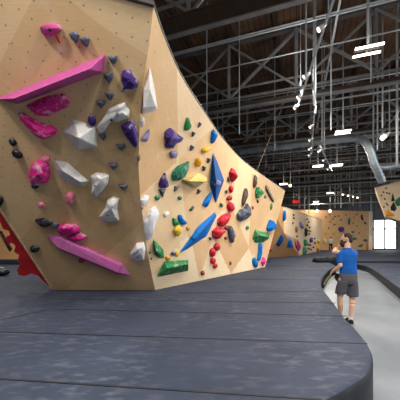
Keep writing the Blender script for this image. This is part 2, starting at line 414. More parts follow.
# back and top of the wall so that it is a solid body
bm = bmesh.new()
N_, T_ = 30, 10; OFF = Vector((-0.16, 0.10, 0))
gb = [[bm.verts.new(RS(i/N_, j/T_)+OFF) for j in range(T_+1)] for i in range(N_+1)]
for i in range(N_):
    for j in range(T_): bm.faces.new((gb[i][j], gb[i+1][j], gb[i+1][j+1], gb[i][j+1]))
vt = [bm.verts.new(RS(i/N_, 1)) for i in range(N_+1)]; vb = [bm.verts.new(RS(i/N_, 0)) for i in range(N_+1)]
for i in range(N_):
    bm.faces.new((vt[i], vt[i+1], gb[i+1][T_], gb[i][T_])); bm.faces.new((gb[i][0], gb[i+1][0], vb[i+1], vb[i]))
ve = [vb[N_]] + [bm.verts.new(RS(1, j/T_)) for j in range(1, T_)] + [vt[N_]]
for j in range(T_): bm.faces.new((ve[j], ve[j+1], gb[N_][j+1], gb[N_][j]))
vbb, vbt = [gb[0][0]], [gb[0][T_]]
a = PL(-90, -66); b = PL(-90, 78); c_ = PL(-40, 148); d = PL(54, 290); e = PL(154, 5); z1 = PL(135, 0)
lb = [bm.verts.new(p+Vector((0.0, 0.14, 0.06))) for p in (a, b, c_, d)] + [gb[0][j] for j in range(T_+1)] + [bm.verts.new(z1+Vector((0, .14, .06)))]
bm.faces.new(lb)
bmesh.ops.recalc_face_normals(bm, faces=bm.faces)
link('back_panel', bm, M['ply_edge'], root)
bm = bmesh.new(); tube(bm, [p+Vector((-0.02, 0.02, 0.015)) for p in tp], 0.030, 8); link('edge_trim', bm, M['trim'], root)
bm = bmesh.new()
bar(bm, PL(154, 4.5), PL(135, -0.6), 0.05, 0.05); bar(bm, PL(135, -0.6), PL(-90, -67), 0.05, 0.05); link('top_rail', bm, M['trim'], root)
bm = bmesh.new(); bar(bm, PL(-0.6, 208), PL(53, 290)+Vector((0, 0, .02)), 0.03, 0.05); bar(bm, PL(-0.6, 208), PL(-90, 77), 0.03, 0.05); link('panel_edge', bm, M['ply_edge'], root)
# red scalloped panel behind the left edge
ro = [(-45, 140), (-2, 206), (9, 218), (54, 289.5), (52, 290.5), (44, 282), (38, 275.5), (31, 273.5), (25, 276), (18.5, 275), (17, 270), (20, 265), (18, 260), (19, 255), (14, 252), (15.5, 246), (12, 243), (8, 244), (5, 240), (7, 236), (10, 235), (9, 231), (3, 229), (0, 222), (-8, 216), (-45, 176)]
off = LN*-0.10
ro3 = []
for x, y in ro: ro3.append(on_plane(x, y, PL(54, 290)+off, LN))
ro3 = [Vector((p.x, p.y, max(p.z, MATZ+0.004))) for p in ro3]
bm = bmesh.new(); prism(bm, ro3, LN*-0.06)
tag(link('scalloped_panel', bm, M['red_paint']), 'red panel with scalloped edge beside the left end of the wall', 'panel')

# ------------------------------------------------------------------ holds
TREES = {'L': LEFT, 'R': RIGHT}
VOL = {}
def plane_of(outl, where):
    tr_ = TREES[where]; pts = []; ns = Vector()
    for x, y in outl:
        h = tr_.ray_cast(EYE, ray(x, y))
        if h[0] is not None:
            n = h[1]
            if n.dot(ray(x, y)) > 0: n = -n
            pts.append(h[0]); ns += n
    if not pts: raise ValueError('no hit %s %s' % (where, outl[0]))
    n = ns.normalized(); co = sum(pts, Vector())/len(pts)
    return co, n
def centroid(o): return (sum(p[0] for p in o)/len(o), sum(p[1] for p in o)/len(o))
GROUPS = {}
def blob(where, col, label, outl, h=0.45, peak=None, smooth=True, name='climbing_hold', cat='climbing hold', group=None, bolt=None, lump=0.16, K=6, crag=False):
    if where == 'R' and smooth: h *= 0.7
    if where in 'ABFW' and smooth: h *= 0.8
    co, n = plane_of(outl, where)
    rnd = random.Random(label)
    tb = (min(p[0] for p in outl), max(p[0] for p in outl), min(p[1] for p in outl), max(p[1] for p in outl))
    o_cur = [tuple(map(float, p)) for p in outl]
    jit = [(rnd.uniform(.75, 1.15), rnd.uniform(.8, 1.12)) for _ in outl]
    for it in range(4):
        o2 = [(p.x, p.y) for p in catmull([Vector((x, y, 0)) for x, y in o_cur], 3, True)] if (smooth and not crag) else o_cur
        w = [on_plane(x, y, co, n) for x, y in o2]
        cen = sum(w, Vector())/len(w)
        size = sorted((p-cen).length for p in w); rad = 0.5*(size[0]+size[len(size)//2])
        H = rad*2*h; mid = 0.3*H
        w = [on_plane(x, y, co+n*mid, n) for x, y in o2]; cen = sum(w, Vector())/len(w)
        if peak:
            shift = on_plane(*peak, co+n*H*0.9, n)-cen; shift -= n*shift.dot(n)
        else: shift = Vector((0, 0, 0))
        rings = []
        prof = [(-mid-0.02, 0.95, 0), (-mid*0.2, 1.0, 0)]
        if crag: prof += [((H-mid)*0.62, 0.74, 0.4), ((H-mid)*0.95, 0.36, 0.9)]
        elif smooth:
            for k in range(1, K):
                a = k/K*math.pi/2; prof.append(((H-mid)*math.sin(a)**0.85, math.cos(a)**0.8, math.sin(a)**2))
        else: prof += [((H-mid)*0.75, 0.62, 0.6), ((H-mid)*0.97, 0.22, 0.95)]
        m = len(w)
        for ri, (dz, sc, sh) in enumerate(prof):
            rr = []
            for i, p in enumerate(w):
                s2, d2 = sc, dz
                if crag and ri > 1: s2 = sc*jit[i][0]; d2 = dz*jit[i][1]
                q = cen + (p-cen)*s2 + n*d2 + shift*sh
                if smooth and not crag and dz > 0: q += n*lump*H*noise.noise(q*(1.8/max(rad, .02)))
                rr.append(q)
            rings.append(rr)
        tip = cen+shift+n*(H-mid)*1.0
        pp = [proj(q) for rr in rings[1:] for q in rr] + [proj(tip)]
        bb = (min(p[0] for p in pp), max(p[0] for p in pp), min(p[1] for p in pp), max(p[1] for p in pp))
        if it < 3:
            sx = min(1.15, max(.7, (tb[1]-tb[0])/(bb[1]-bb[0]))); sy = min(1.15, max(.7, (tb[3]-tb[2])/(bb[3]-bb[2])))
            cx, cy = (bb[0]+bb[1])/2, (bb[2]+bb[3])/2; tx, ty = (tb[0]+tb[1])/2, (tb[2]+tb[3])/2
            o_cur = [(tx+(x-cx)*sx, ty+(y-cy)*sy) for x, y in o_cur]
            if peak and it == 0: peak = (tx+(peak[0]-cx)*sx, ty+(peak[1]-cy)*sy)
    bm = bmesh.new()
    vr = [[bm.verts.new(q) for q in rr] for rr in rings]
    for A, D in zip(vr, vr[1:]):
        for k in range(m): bm.faces.new((A[k], A[(k+1) % m], D[(k+1) % m], D[k]))
    tv = bm.verts.new(tip)
    for k in range(m): bm.faces.new((vr[-1][k], vr[-1][(k+1) % m], tv))
    bm.faces.new(vr[0][::-1])
    if crag: bmesh.ops.triangulate(bm, faces=bm.faces[:])
    bmesh.ops.recalc_face_normals(bm, faces=bm.faces)
    tre = BVHTree.FromBMesh(bm)
    if crag: bmesh.ops.bevel(bm, geom=bm.edges[:], offset=0.05*rad, segments=1, affect='EDGES', clamp_overlap=True)
    o = link(name, bm, M['h_'+col], None, smooth and not crag, cen-n*mid)
    tag(o, label, cat, group)
    if bolt: add_bolt(o, tre, bolt)
    return o, tre
def add_bolt(o, tre, px):
    h = tre.ray_cast(EYE, ray(*px))
    if h[0] is None: return
    n = h[1] if h[1].dot(ray(*px)) < 0 else -h[1]
    bm = bmesh.new(); tube(bm, [h[0]-n*0.03, h[0]+n*0.008], 0.018, 10)
    link('bolt', bm, M['bolt'], o)
def volume(where, col, label, base, tops, faces, name='climbing_volume', cat='climbing volume', group=None, key=None, bolts=()):
    """base: pixels on the wall; tops: (px, py, height); faces index base then tops"""
    co, n = plane_of(base, where)
    bm = bmesh.new()
    vs = [bm.verts.new(on_plane(x, y, co, n)-n*0.004) for x, y in base] + [bm.verts.new(on_plane(x, y, co+n*h, n)) for x, y, h in tops]
    bs = [bm.verts.new(v.co-n*0.03) for v in vs[:len(base)]]
    for f in faces: bm.faces.new([vs[i] for i in f])
    k = len(base)
    for i in range(k): bm.faces.new((vs[i], bs[i], bs[(i+1) % k], vs[(i+1) % k]))
    bm.faces.new(bs)
    bmesh.ops.recalc_face_normals(bm, faces=bm.faces)
    tr_ = bm.copy(); bmesh.ops.triangulate(tr_, faces=tr_.faces[:]); tre = BVHTree.FromBMesh(tr_); tr_.free()
    if key: TREES[key] = tre
    bmesh.ops.bevel(bm, geom=[e for e in bm.edges], offset=0.008, segments=1, affect='EDGES', clamp_overlap=True)
    o = link(name, bm, M['h_'+col], None, False, co)
    tag(o, label, cat, group)
    for b in bolts: add_bolt(o, tre, b)
    return o
def chip(where, label, outl, col='grey', group=None, h=0.75):
    ys = sorted(outl, key=lambda p: p[1]); tp_ = ((ys[0][0]+ys[1][0])/2, (ys[0][1]*0.65+ys[-1][1]*0.35))
    if where == 'R': h = .4
    return blob(where, col, label, outl, h, tp_, False, 'foothold', 'foothold', group)
# ---- left face
blob('L', 'mauve', 'mauve triangular hold near the top of the left face with a red tag', [(39.5, 27), (44, 24.5), (52, 23), (60, 25), (62, 29), (58, 33), (50, 37.5), (45, 37.5), (41, 32)], .5, (50, 28), bolt=(50, 30), crag=True)
bm = bmesh.new(); p0, p1 = on_plane(55.5, 35.5, PL(55, 36)+LN*0.02, LN), on_plane(60, 43, PL(60, 43)+LN*0.02, LN)
bar(bm, p0, p1, 0.03, 0.008); tag(link('route_tag', bm, M['red_tag'], None, False, p0), 'thin red tag below the mauve triangular hold', 'route tag')
G1 = 'dark grey wedge footholds on the left face'
chip('L', 'dark grey wedge just right of the mauve triangular hold', [(68.5, 33), (76, 31), (79, 35), (78, 41), (76.5, 44), (72, 40)], 'slate', G1)
chip('L', 'dark grey wedge, right one of the pair above the long pink beam', [(79.5, 38), (87.5, 36), (90, 39), (88, 46), (86, 47.5), (82, 44)], 'slate', G1)
volume('L', 'magenta', 'long pink triangular beam volume slanting across the upper left face', [(-5, 99.5), (106, 54), (103.5, 72.5), (18, 104)], [(14, 98.5, .38), (88, 69.5, .38)],
       [(0, 1, 5, 4), (4, 5, 2, 3), (5, 1, 2), (0, 4, 3)])
volume('L', 'pink', 'pink two-tiered ledge hold directly under the long pink beam', [(25, 105.5), (40, 98), (58, 91), (66, 95), (71, 102.5), (67.5, 107), (47.5, 117.5), (39, 119.5), (35, 115)], [(35, 106, .14), (62, 96, .14), (34, 110.5, .17), (69, 100.5, .17), (36, 113, .10), (69.5, 103, .10)],
       [(0, 1, 2, 3, 10, 9), (9, 10, 12, 11), (11, 12, 14, 13), (13, 14, 5, 6, 7, 8), (0, 9, 11, 13, 8), (3, 4, 14, 12, 10), (4, 5, 14)], 'climbing_hold', 'climbing hold')
blob('L', 'pink', 'bright pink crescent hold with chalky hollow left of the white faceted volume', [(17.5, 113), (21, 112.5), (27.5, 117), (41, 124), (52.5, 127.5), (57.5, 132), (54, 137), (44, 139.5), (37.5, 137.5), (27.5, 129), (20, 120)], .55, (42, 134), crag=True)
volume('L', 'white', 'large white faceted five-sided volume in the middle of the left face', [(62, 131), (73, 119), (96, 126), (97.5, 147), (78, 150.5)], [(79, 138, .3)], [(0, 1, 5), (1, 2, 5), (2, 3, 5), (3, 4, 5), (4, 0, 5)])
blob('L', 'purple', 'small purple hold above the right corner of the white faceted volume', [(87.5, 119), (91, 114), (95, 116), (96, 124), (92.5, 126), (89, 124)], .6)
blob('L', 'white', 'white hammer-shaped hold with bolt above the long purple drop', [(96, 127.5), (105, 115), (107.5, 110), (117.5, 104), (125, 102), (130, 111), (129, 117.5), (117.5, 122.5), (110, 121), (105, 130), (101, 134), (97.5, 130)], .5, (118, 112), bolt=(111.5, 120), crag=True)
blob('L', 'purple', 'long purple drop-shaped hold below the white hammer-shaped hold', [(120, 125), (130, 120.5), (135, 122.5), (138, 135), (138, 146), (135, 148), (130, 144), (124, 134)], .55, (132, 130), crag=True)
blob('L', 'purple', 'rounded purple hold with chalky pocket near the top right of left face', [(120.5, 75), (124, 70), (130, 69.5), (134, 75), (138, 81), (137.5, 87.5), (130, 90), (121, 92.5), (123, 87), (121, 81)], .55, (129, 80), bolt=(129, 82), crag=True)
for lb, o in (('dark grey wedge just right of the tip of the long pink beam', [(107.5, 56), (117, 55.5), (117.5, 59), (113, 65.5), (110.5, 62)]),
              ('dark grey wedge under the right tip of the long pink beam', [(103, 73), (113, 72), (112.5, 78), (109, 84), (106, 80)]),
              ('dark grey wedge, upper of the close pair left of the hammer-shaped hold', [(104.5, 93), (113, 92), (114, 95), (111, 101), (108, 99)]),
              ('dark grey wedge, lower of the close pair left of the hammer-shaped hold', [(95.5, 100.5), (104.5, 100), (105, 104), (101, 109), (98, 105)]),
              ('dark grey wedge below the handle of the white hammer-shaped hold', [(98, 134), (105, 133), (106, 138), (103.5, 140.5), (100, 138)]),
              ('dark grey wedge left of the long purple drop tip', [(115.5, 144.5), (124.5, 144), (125.5, 147), (121.5, 151.5), (118, 148)]),
              ('dark grey wedge midway between the purple drop and small white lump', [(108, 163.5), (117.5, 163), (118, 166), (113.5, 170.5), (110.5, 167)]),
              ('dark grey wedge at right, level with the white lump of the middle row', [(118, 185), (127.5, 184.5), (127.5, 187.5), (123.5, 190.5), (120, 188)]),
              ('tiny grey wedge beside the arete below the purple drop', [(137.5, 156), (140, 155.5), (140, 160), (138.2, 162)])):
    chip('L', lb, o, 'slate', G1)
blob('L', 'black', 'small black hold, upper one of the two below the pink crescent', [(8.5, 140), (12.5, 138), (16.5, 143), (15.5, 146), (11, 145)], .6)
blob('L', 'black', 'small black hold, lower one of the two below the pink crescent', [(12, 151), (15, 149.5), (22, 154), (22.5, 158.5), (17, 158.5), (13, 155)], .6)
blob('L', 'pink', 'bright pink bulging hold left of the long white oval', [(37.5, 160), (47.5, 164), (50, 175), (47.5, 183), (37.5, 186.5), (30, 184), (28, 175), (31, 165)], .55, (40, 172), crag=True)
blob('L', 'rose', 'tiny pale pink hold on top of the bright pink bulging hold', [(41, 158), (45, 155.5), (49.5, 157), (50, 161.5), (45, 163.5), (41.5, 162)], .6)
blob('L', 'black', 'tiny black hold under the bright pink bulging hold', [(31, 184.5), (36, 185), (38.5, 187.5), (35, 189), (31.5, 187.5)], .6)
volume('L', 'white', 'long white oval faceted hold in the middle of the left face', [(54.5, 161), (57.5, 158), (67.5, 162.5), (77.5, 171), (89, 181), (89.5, 185), (82.5, 186.5), (67.5, 183), (59, 176), (55, 169)], [(63, 171, .16), (80, 182, .13)],
       [(0, 1, 2, 10), (2, 3, 11, 10), (3, 4, 11), (4, 5, 6, 11), (6, 7, 10, 11), (7, 8, 10), (8, 9, 10), (9, 0, 10)], 'climbing_hold', 'climbing hold')
blob('L', 'white', 'white boxy lump at the right tip of the long white oval', [(90, 176), (96, 173), (103, 173.5), (109, 175), (108, 184), (102, 192), (96, 197), (91, 194), (92, 185)], .5, (100, 180), bolt=(95, 186), crag=True)
blob('L', 'white', 'white lumpy hold below the white boxy lump', [(107, 200), (112, 197), (119, 199), (117, 210), (119, 221), (110, 222), (102, 221), (99, 217), (105, 208)], .5, (111, 208), bolt=(108, 215.5), crag=True)
blob('L', 'rose', 'small pale pink double hold below the bright pink bulge', [(66, 194), (70, 192), (74, 195), (73, 199), (74, 203), (70, 204.5), (66, 203), (67, 198)], .6)
blob('L', 'rose', 'tiny rosy hold above the black pointed hold', [(38, 203), (42, 202), (45, 206), (41, 208), (38, 207)], .5)
blob('L', 'black', 'black pointed hold above the tip of the lower lilac beam', [(34.5, 220), (42.5, 218.5), (51, 221), (52.5, 225), (46, 227.5), (40, 225.5)], .5, crag=True)
blob('L', 'slate', 'small grey round hold touching the black pointed hold', [(51.5, 224), (55, 222), (59, 225), (57, 228.5), (52.5, 228)], .6)
blob('L', 'black', 'small black oval hold near the red scalloped panel', [(30, 247), (34, 246), (39, 248), (39.5, 251), (35, 253), (31, 251.5)], .6)
blob('L', 'black', 'black hold cut by the left edge of the photo', [(-8, 196), (-1, 195), (3, 199), (2, 205), (-3, 208), (-9, 204)], .5)
blob('L', 'pink', 'pink hold with chalky top resting above the lilac beam', [(58, 227), (62.5, 224), (75, 225), (80, 229.5), (77.5, 233), (67.5, 236), (60, 235.5), (57.5, 232)], .45, (66, 229), crag=True)
blob('L', 'pink', 'second pink block squeezed between chalky pink hold and lilac beam', [(66, 237), (74, 234.5), (80, 232.5), (86.5, 237), (82.5, 241.5), (75, 242.5)], .45, crag=True)
volume('L', 'lilacpink', 'long lilac-pink pointed beam volume low on the left face', [(46, 235), (62, 236), (122, 263.5), (131, 275.5), (117, 274.5), (58, 249.5)], [(57.5, 247.5, .16), (117, 272.5, .20), (122, 266, .14), (62, 239, .12)],
       [(0, 1, 9, 6), (1, 2, 8, 9), (9, 8, 7, 6), (6, 7, 4, 5), (0, 6, 5), (2, 3, 7, 8), (3, 4, 7)])
blob('L', 'red', 'tiny red hold under the long lilac-pink beam', [(78.5, 259), (82.5, 259.5), (84, 261.5), (81, 263), (78.5, 262)], .5)
blob('L', 'softwhite', 'pale blocky hold near the bottom right corner of the left face', [(130, 254), (133, 249), (136, 244), (144, 243), (145.5, 250), (144, 260), (136, 261.5), (131, 258)], .5, (139, 250), bolt=(137.5, 257), crag=True)
# ---- right face
volume('R', 'white', 'tall white fin-shaped volume beside the arete', [(150, 65), (155.5, 91), (157.5, 109), (152, 112), (142.2, 115), (143.5, 90)], [(150, 91, .18), (144, 107, .12), (156, 106.5, .16)], [(0, 1, 6), (1, 2, 8, 6), (2, 3, 4, 7, 8), (4, 5, 7), (5, 0, 6), (5, 6, 8, 7)])
blob('R', 'softwhite', 'small white hold directly under the tall white fin', [(140.7, 121), (142.2, 117), (144.5, 118), (144, 124), (141.5, 128)], .5, crag=True)
blob('R', 'lilac', 'pale angular hold left of the purple star-shaped hold', [(141.5, 139), (146, 133), (149.5, 129), (150, 135), (146.5, 142), (142.2, 141)], .5, crag=True)
blob('R', 'violet', 'large purple star-shaped hold high on the right face', [(166, 132), (168, 130), (171, 128), (174, 130), (177, 133.5), (184, 138), (181, 142), (176, 144), (174, 148), (168, 148.5), (166, 146), (167.5, 141), (165, 137)], .55, (172, 138), bolt=(172, 141), crag=True)
blob('R', 'lilac', 'small lilac hold under the purple star-shaped hold', [(170, 153), (174, 151), (178, 152.5), (176, 158), (172, 158)], .6)
blob('R', 'green', 'green teardrop hold near the top edge of the right face', [(187, 119), (189, 117.5), (190.5, 122), (191.5, 126), (189, 130), (185, 130.5), (184.5, 127)], .5)
G2 = 'small grey wedge footholds on the right face'
for lb, o in (('grey wedge just right of the green teardrop hold', [(198, 128), (199.5, 122), (202, 124), (200, 127)]),
              ('grey wedge between the green teardrop and the purple star', [(192, 137), (192.5, 131.5), (196, 133), (194, 136)]),
              ('grey wedge above the big green leaf-shaped hold', [(190, 151), (191, 145), (195, 147), (192, 150.5)]),
              ('grey wedge right of the amber ball hold', [(207.5, 163), (208, 158), (211, 159.5), (209, 163)]),
              ('grey wedge directly above the yellow triangular volume', [(203, 171), (203, 166), (206.5, 167), (205, 171)]),
              ('grey wedge below the big green leaf-shaped hold', [(174, 192), (175, 186), (179, 187), (176, 191)]),
              ('grey wedge below the yellow triangular volume', [(197, 194), (198, 189), (201.5, 191), (199, 194)]),
              ('grey-yellow wedge above the slanted blue rhombus volume', [(189, 210.5), (193, 206), (194.5, 208), (192, 211)]),
              ('grey wedge touching the left of the top red hold', [(228, 177), (230, 177.5), (229.5, 182), (228, 181)]),
              ('grey wedge left of the small red hold second from top', [(225.8, 190), (228, 190.5), (227, 194)]),
              ('dark wedge left of the lower big red hold', [(209, 237), (212, 237.5), (211.5, 240), (209.5, 240)]),
              ('tiny teal wedge at the foot of the tall blue rhombus', [(220.3, 203), (223.5, 205), (222.5, 207.5), (220.5, 206.5)]),
              ('purple-grey wedge hanging below the dark purple pointed hold', [(159, 189), (166, 189), (164.5, 193), (163, 197.5), (161, 194)])):
    chip('R', lb, o, 'slate' if 'teal' not in lb else 'teal', G2)
blob('R', 'blue', 'blue hold on the top edge above the tall blue rhombus', [(212.3, 131.5), (214.5, 129.3), (217.3, 131.5), (218.2, 135), (213, 144), (211, 142.5)], .45, crag=True)
blob('R', 'yellow', 'yellow peg-shaped hold left of the blue top-edge hold', [(202, 150), (205, 147.5), (212, 146.5), (212, 148), (207.5, 151.5), (204, 153)], .6)
blob('R', 'amber', 'amber ball hold above the yellow triangular volume', [(195.5, 160), (199, 157.5), (202, 159.5), (200.5, 164), (198, 167), (195.5, 165)], .7)
blob('R', 'teal', 'big green leaf-shaped chalky hold left of the yellow triangular volume', [(174, 171), (179, 166), (186, 163), (189.5, 161), (189, 168), (185, 177), (180, 180.5), (173, 181), (172.5, 176)], .5, (181, 170), crag=True)
volume('R', 'straw', 'yellow triangular ledge volume with chalky top', [(182.5, 179.3), (192, 175.5), (198.5, 172.5), (206.5, 177.5), (207.5, 180.5), (196, 188.5)], [(189, 181, .26), (205, 181.5, .26)], [(0, 1, 6), (1, 2, 3, 7, 6), (3, 4, 7), (4, 5, 7), (5, 0, 6), (5, 6, 7)])
blob('R', 'purple', 'dark purple pointed hold at the left of the right face', [(159.5, 184), (161, 179), (165.5, 172.5), (167.5, 179), (169, 186), (166, 188.5), (160, 188)], .55, (164, 183), crag=True)
blob('R', 'green', 'small green hold left of the hanging purple-grey wedge', [(155, 197), (157.5, 195), (160, 197), (159, 200), (156, 200.5)], .6)
blob('R', 'teal', 'tiny green hold below the big green leaf-shaped hold', [(178, 197), (181, 196), (182, 199), (179, 200)], .6)
blob('R', 'softwhite', 'small white hold at the arete above the long white hold', [(141, 200), (145, 195), (149, 195.5), (147.5, 200), (146, 204), (142, 206)], .5, crag=True)
blob('R', 'softwhite', 'long white cracked hold beside the arete', [(144.5, 222), (147, 215), (151, 209), (156, 206), (159.5, 213), (157, 222), (154, 230), (152, 238), (147.5, 240), (145.5, 232)], .4, (152, 216), crag=True)
blob('R', 'softwhite', 'small pale hold right of the long white cracked hold', [(164, 214), (166.5, 211.5), (169.5, 211.5), (167.5, 216), (165, 217)], .6)
blob('R', 'green', 'green leaf in the green, blue and yellow cluster', [(172.6, 218), (177, 219.5), (179.5, 224), (176, 226), (173.5, 226)], .5)
blob('R', 'blue', 'blue arm in the green, blue and yellow cluster', [(178, 216), (180.5, 214.5), (182, 218), (187, 223), (183, 225), (179, 221.5)], .5)
blob('R', 'yellow', 'yellow ball in the green, blue and yellow cluster', [(173.5, 229), (178, 225), (182, 226), (181.5, 232), (178, 236.5), (174, 233)], .65)
blob('R', 'amber', 'tiny yellow hold just right of the yellow ball cluster', [(186.5, 227), (190, 226), (190, 229.5), (187.5, 230.5)], .6)
blob('R', 'amber', 'left tiny yellow ball above the green wedge volume', [(165.5, 257.5), (168, 255.5), (170.5, 257), (170, 260), (166.5, 260)], .7)
blob('R', 'yellow', 'right tiny yellow ball above the green wedge volume', [(175, 252.5), (178, 250.5), (179.5, 253.5), (177, 257), (175, 256)], .7)
blob('R', 'navyblue', 'tiny dark blue ball between the two yellow balls', [(171, 253), (173.5, 251.5), (175, 253.5), (173.5, 255.5), (171.5, 255)], .7)
volume('R', 'green', 'upright green blade volume above the green wedge', [(153, 238), (163.5, 249.5), (164.5, 258), (159.5, 259), (155, 255)], [(156.5, 251, .17)], [(0, 1, 5), (1, 2, 5), (2, 3, 5), (3, 4, 5), (4, 0, 5)])
volume('R', 'green', 'broad green wedge volume at the foot of the right face', [(164, 261), (188.5, 260), (188.5, 271), (156.5, 277.5)], [(167, 268.5, .24), (188, 264, .2)], [(0, 1, 5, 4), (4, 5, 2, 3), (0, 4, 3), (1, 2, 5)])
volume('R', 'blue', 'slanted blue rhombus volume low on the right face', [(179.5, 253.5), (197, 226), (215, 212.5), (216.8, 215.5), (207, 237), (193, 246)], [(197, 236, .16), (207, 225, .16)], [(0, 1, 6), (1, 2, 7, 6), (2, 3, 7), (3, 4, 7), (4, 5, 6, 7), (5, 0, 6)], key='VB')
blob('VB', 'blue', 'rounded blue grip mounted on the slanted blue rhombus', [(190.5, 238.5), (193, 234.5), (197, 234.5), (198, 237.5), (194, 240.5)], .6)
volume('R', 'deepblue', 'tall upright blue rhombus volume in the upper right face', [(212.5, 148), (224.3, 180), (216, 204), (210.8, 186)], [(216, 181, .2)], [(0, 1, 4), (1, 2, 4), (2, 3, 4), (3, 0, 4)], key='VD')
blob('VD', 'lilac', 'chalky pale grip mounted on the tall blue rhombus', [(213, 182), (216, 179.5), (220, 180.5), (221, 184), (217, 186.5), (213.5, 185.5)], .6)
blob('R', 'blue', 'small blue bar hold between the two blue rhombuses', [(202.5, 205), (205, 200), (209, 194.5), (212.5, 192), (212, 197), (206, 207.5)], .4, crag=True)
blob('R', 'red', 'topmost red hold, shaped like a shield', [(230, 172), (233, 167.5), (238, 173), (237.5, 178), (233.5, 182.5), (231, 180)], .55, crag=True)
blob('R', 'red', 'small red hold, second from the top of the red column', [(229, 188), (232, 185.5), (233.7, 189), (231, 193)], .6)
blob('R', 'darkred', 'dark red crumbly hold, third from the top of the red column', [(226.5, 198.5), (230, 195.5), (232.5, 197), (231, 200.5), (227.5, 200.5)], .6)
blob('R', 'red', 'round red hold left of the grey heart-shaped hold', [(227.5, 205), (231, 202), (235, 206), (234.5, 210), (230.5, 211.5), (228, 209)], .6)
blob('R', 'red', 'big red potato-shaped hold, upper of the two big ones', [(218, 220), (222.5, 216), (229, 213), (231, 214.5), (229, 220), (224, 225.5), (220, 226.5), (218, 224)], .6)
blob('R', 'darkred', 'small red hold between the two big red holds', [(224.5, 227.5), (228, 225.5), (228.7, 228.5), (226, 230)], .6)
blob('R', 'red', 'big red blunt hold, lower of the two big ones', [(213, 231), (218, 226.5), (224, 228.5), (225.5, 231), (220, 236), (217, 239.5), (213.5, 237)], .6, crag=True)
blob('R', 'darkred', 'tiny dark red hold left of the grey banana hold', [(224.5, 237), (228, 236.5), (227.2, 239.8), (225, 239.8)], .6)
for lb, o in (('uppermost red ball of the chain below the big red holds', [(214, 247), (217, 243), (220.5, 245), (220, 249), (216, 251)]),
              ('second red ball of the chain below the big red holds', [(210, 251), (213, 248), (216, 251), (215, 256), (211, 257)]),
              ('third red ball of the chain below the big red holds', [(210.5, 260), (213.5, 257.5), (216, 260), (214.5, 264), (211, 264)]),
              ('lowest red ball of the chain below the big red holds', [(213, 265.5), (216, 263.2), (218, 265), (216.5, 268), (213.5, 268.2)])):
    blob('R', 'red', lb, o, .65, group='red balls low on the right face')
blob('R', 'darkred', 'tiny dark red hold alone below the grey banana hold', [(229.5, 261.5), (231.7, 261.5), (231.2, 265), (229.7, 264.5)], .6)
blob('R', 'darkred', 'tiny red-brown hold at the foot line between green wedge and red chain', [(201, 272), (204, 270.5), (204.7, 274), (202, 275.5)], .6)
blob('R', 'slate', 'dark grey banana-shaped hold below the grey heart-shaped hold', [(228, 227.5), (231, 225.5), (235.5, 233), (235.5, 239), (233, 243), (230, 238)], .5)
blob('R', 'slate', 'large dark grey heart-shaped hold right of the red column', [(237.5, 214), (241, 209), (245, 208), (247.5, 203), (251, 208), (251.7, 215), (247, 219), (241, 221.5), (238, 219)], .55, (245, 212), crag=True)
blob('R', 'teal', 'tiny green hold below the grey heart-shaped hold', [(246, 227), (248.5, 225.5), (249.2, 229), (246.5, 229.7)], .6)
blob('R', 'brown', 'dark brown feather-shaped hold above the grey heart-shaped hold', [(245, 189), (247.5, 188), (248.5, 195), (246, 200), (242.5, 206.5), (242, 200)], .4)
blob('R', 'brown', 'dark brown hold just under the top edge', [(253.5, 186), (254, 179), (255.5, 175), (257.5, 178), (257, 185), (254.5, 188)], .45)
blob('R', 'green', 'green fan-shaped hold near the top right end', [(256, 192), (257.5, 186.5), (264, 191.5), (263, 195), (257, 198.5)], .5, crag=True)
volume('R', 'brown', 'dark brown diagonal bar near the right end', [(265, 185), (267.2, 185), (274.7, 201), (273, 202.8), (266, 190)], [(267, 189, .09), (273, 200.5, .09)], [(0, 1, 5), (1, 2, 6, 5), (2, 3, 6), (3, 4, 5, 6), (4, 0, 5)], 'climbing_hold', 'climbing hold')
blob('R', 'black', 'tiny black hold below the green fan-shaped hold', [(257, 200), (259, 199.5), (259, 202.5), (257.5, 203)], .6)
blob('R', 'darkred', 'tiny red-brown hold right of the grey heart-shaped hold', [(252, 206), (253.7, 206), (253.5, 209.5), (252.2, 209)], .6)
blob('R', 'green', 'small green hold below the dark diagonal bar', [(270.5, 206), (272.5, 203.5), (272.7, 207), (271, 210)], .5)
blob('R', 'teal', 'tiny green hold left of the dark diagonal bar', [(264.5, 196), (266.3, 195), (266.5, 198), (265, 198.5)], .5)
volume('R', 'green', 'blocky green volume near the right end of the face', [(253, 235), (255, 229), (260, 231), (269.5, 233), (269, 239), (263, 242.5), (255, 243), (252.5, 239)], [(258, 235, .24), (267, 237, .22)], [(0, 1, 8), (1, 2, 8), (2, 3, 9, 8), (3, 4, 9), (4, 5, 9), (5, 6, 8, 9), (6, 7, 8), (7, 0, 8)])
blob('R', 'blue', 'thin blue drip-shaped hold under the blocky green volume', [(259.8, 243.5), (262.7, 242.5), (262, 249), (260.5, 259), (259, 261), (257.5, 260), (259.3, 252)], .6)
blob('R', 'blue', 'small blue hold low on the face left of the hot-pink hold', [(252.5, 260), (254.5, 257.5), (256, 261), (258.3, 264), (257, 267.5), (254, 265.5)], .6)
blob('R', 'hotpink', 'hot-pink hold at the bottom right corner of the tall wall', [(261.5, 262), (264.5, 256.5), (266.3, 260), (263.5, 266.5)], .6, crag=True)
blob('R', 'blue', 'blue double hold on the right end edge of the tall wall', [(267.5, 228), (272, 219.5), (277, 224), (276.5, 228.5), (272, 231.5), (269, 231.5)], .7, crag=True)
for lb, o in (('tiny black chip on the arete above the long white hold', [(141.7, 207.5), (143.2, 207.3), (143.2, 209), (141.9, 209)]),
              ('tiny black chip on the arete beside the pale blocky hold', [(149.2, 252), (150.8, 251.6), (150.8, 253.6), (149.4, 253.6)]),
              ('lowest tiny black chip on the arete', [(150.6, 258), (152.2, 257.6), (152.2, 259.6), (150.8, 259.6)])):
    chip('R', lb, o, 'black')
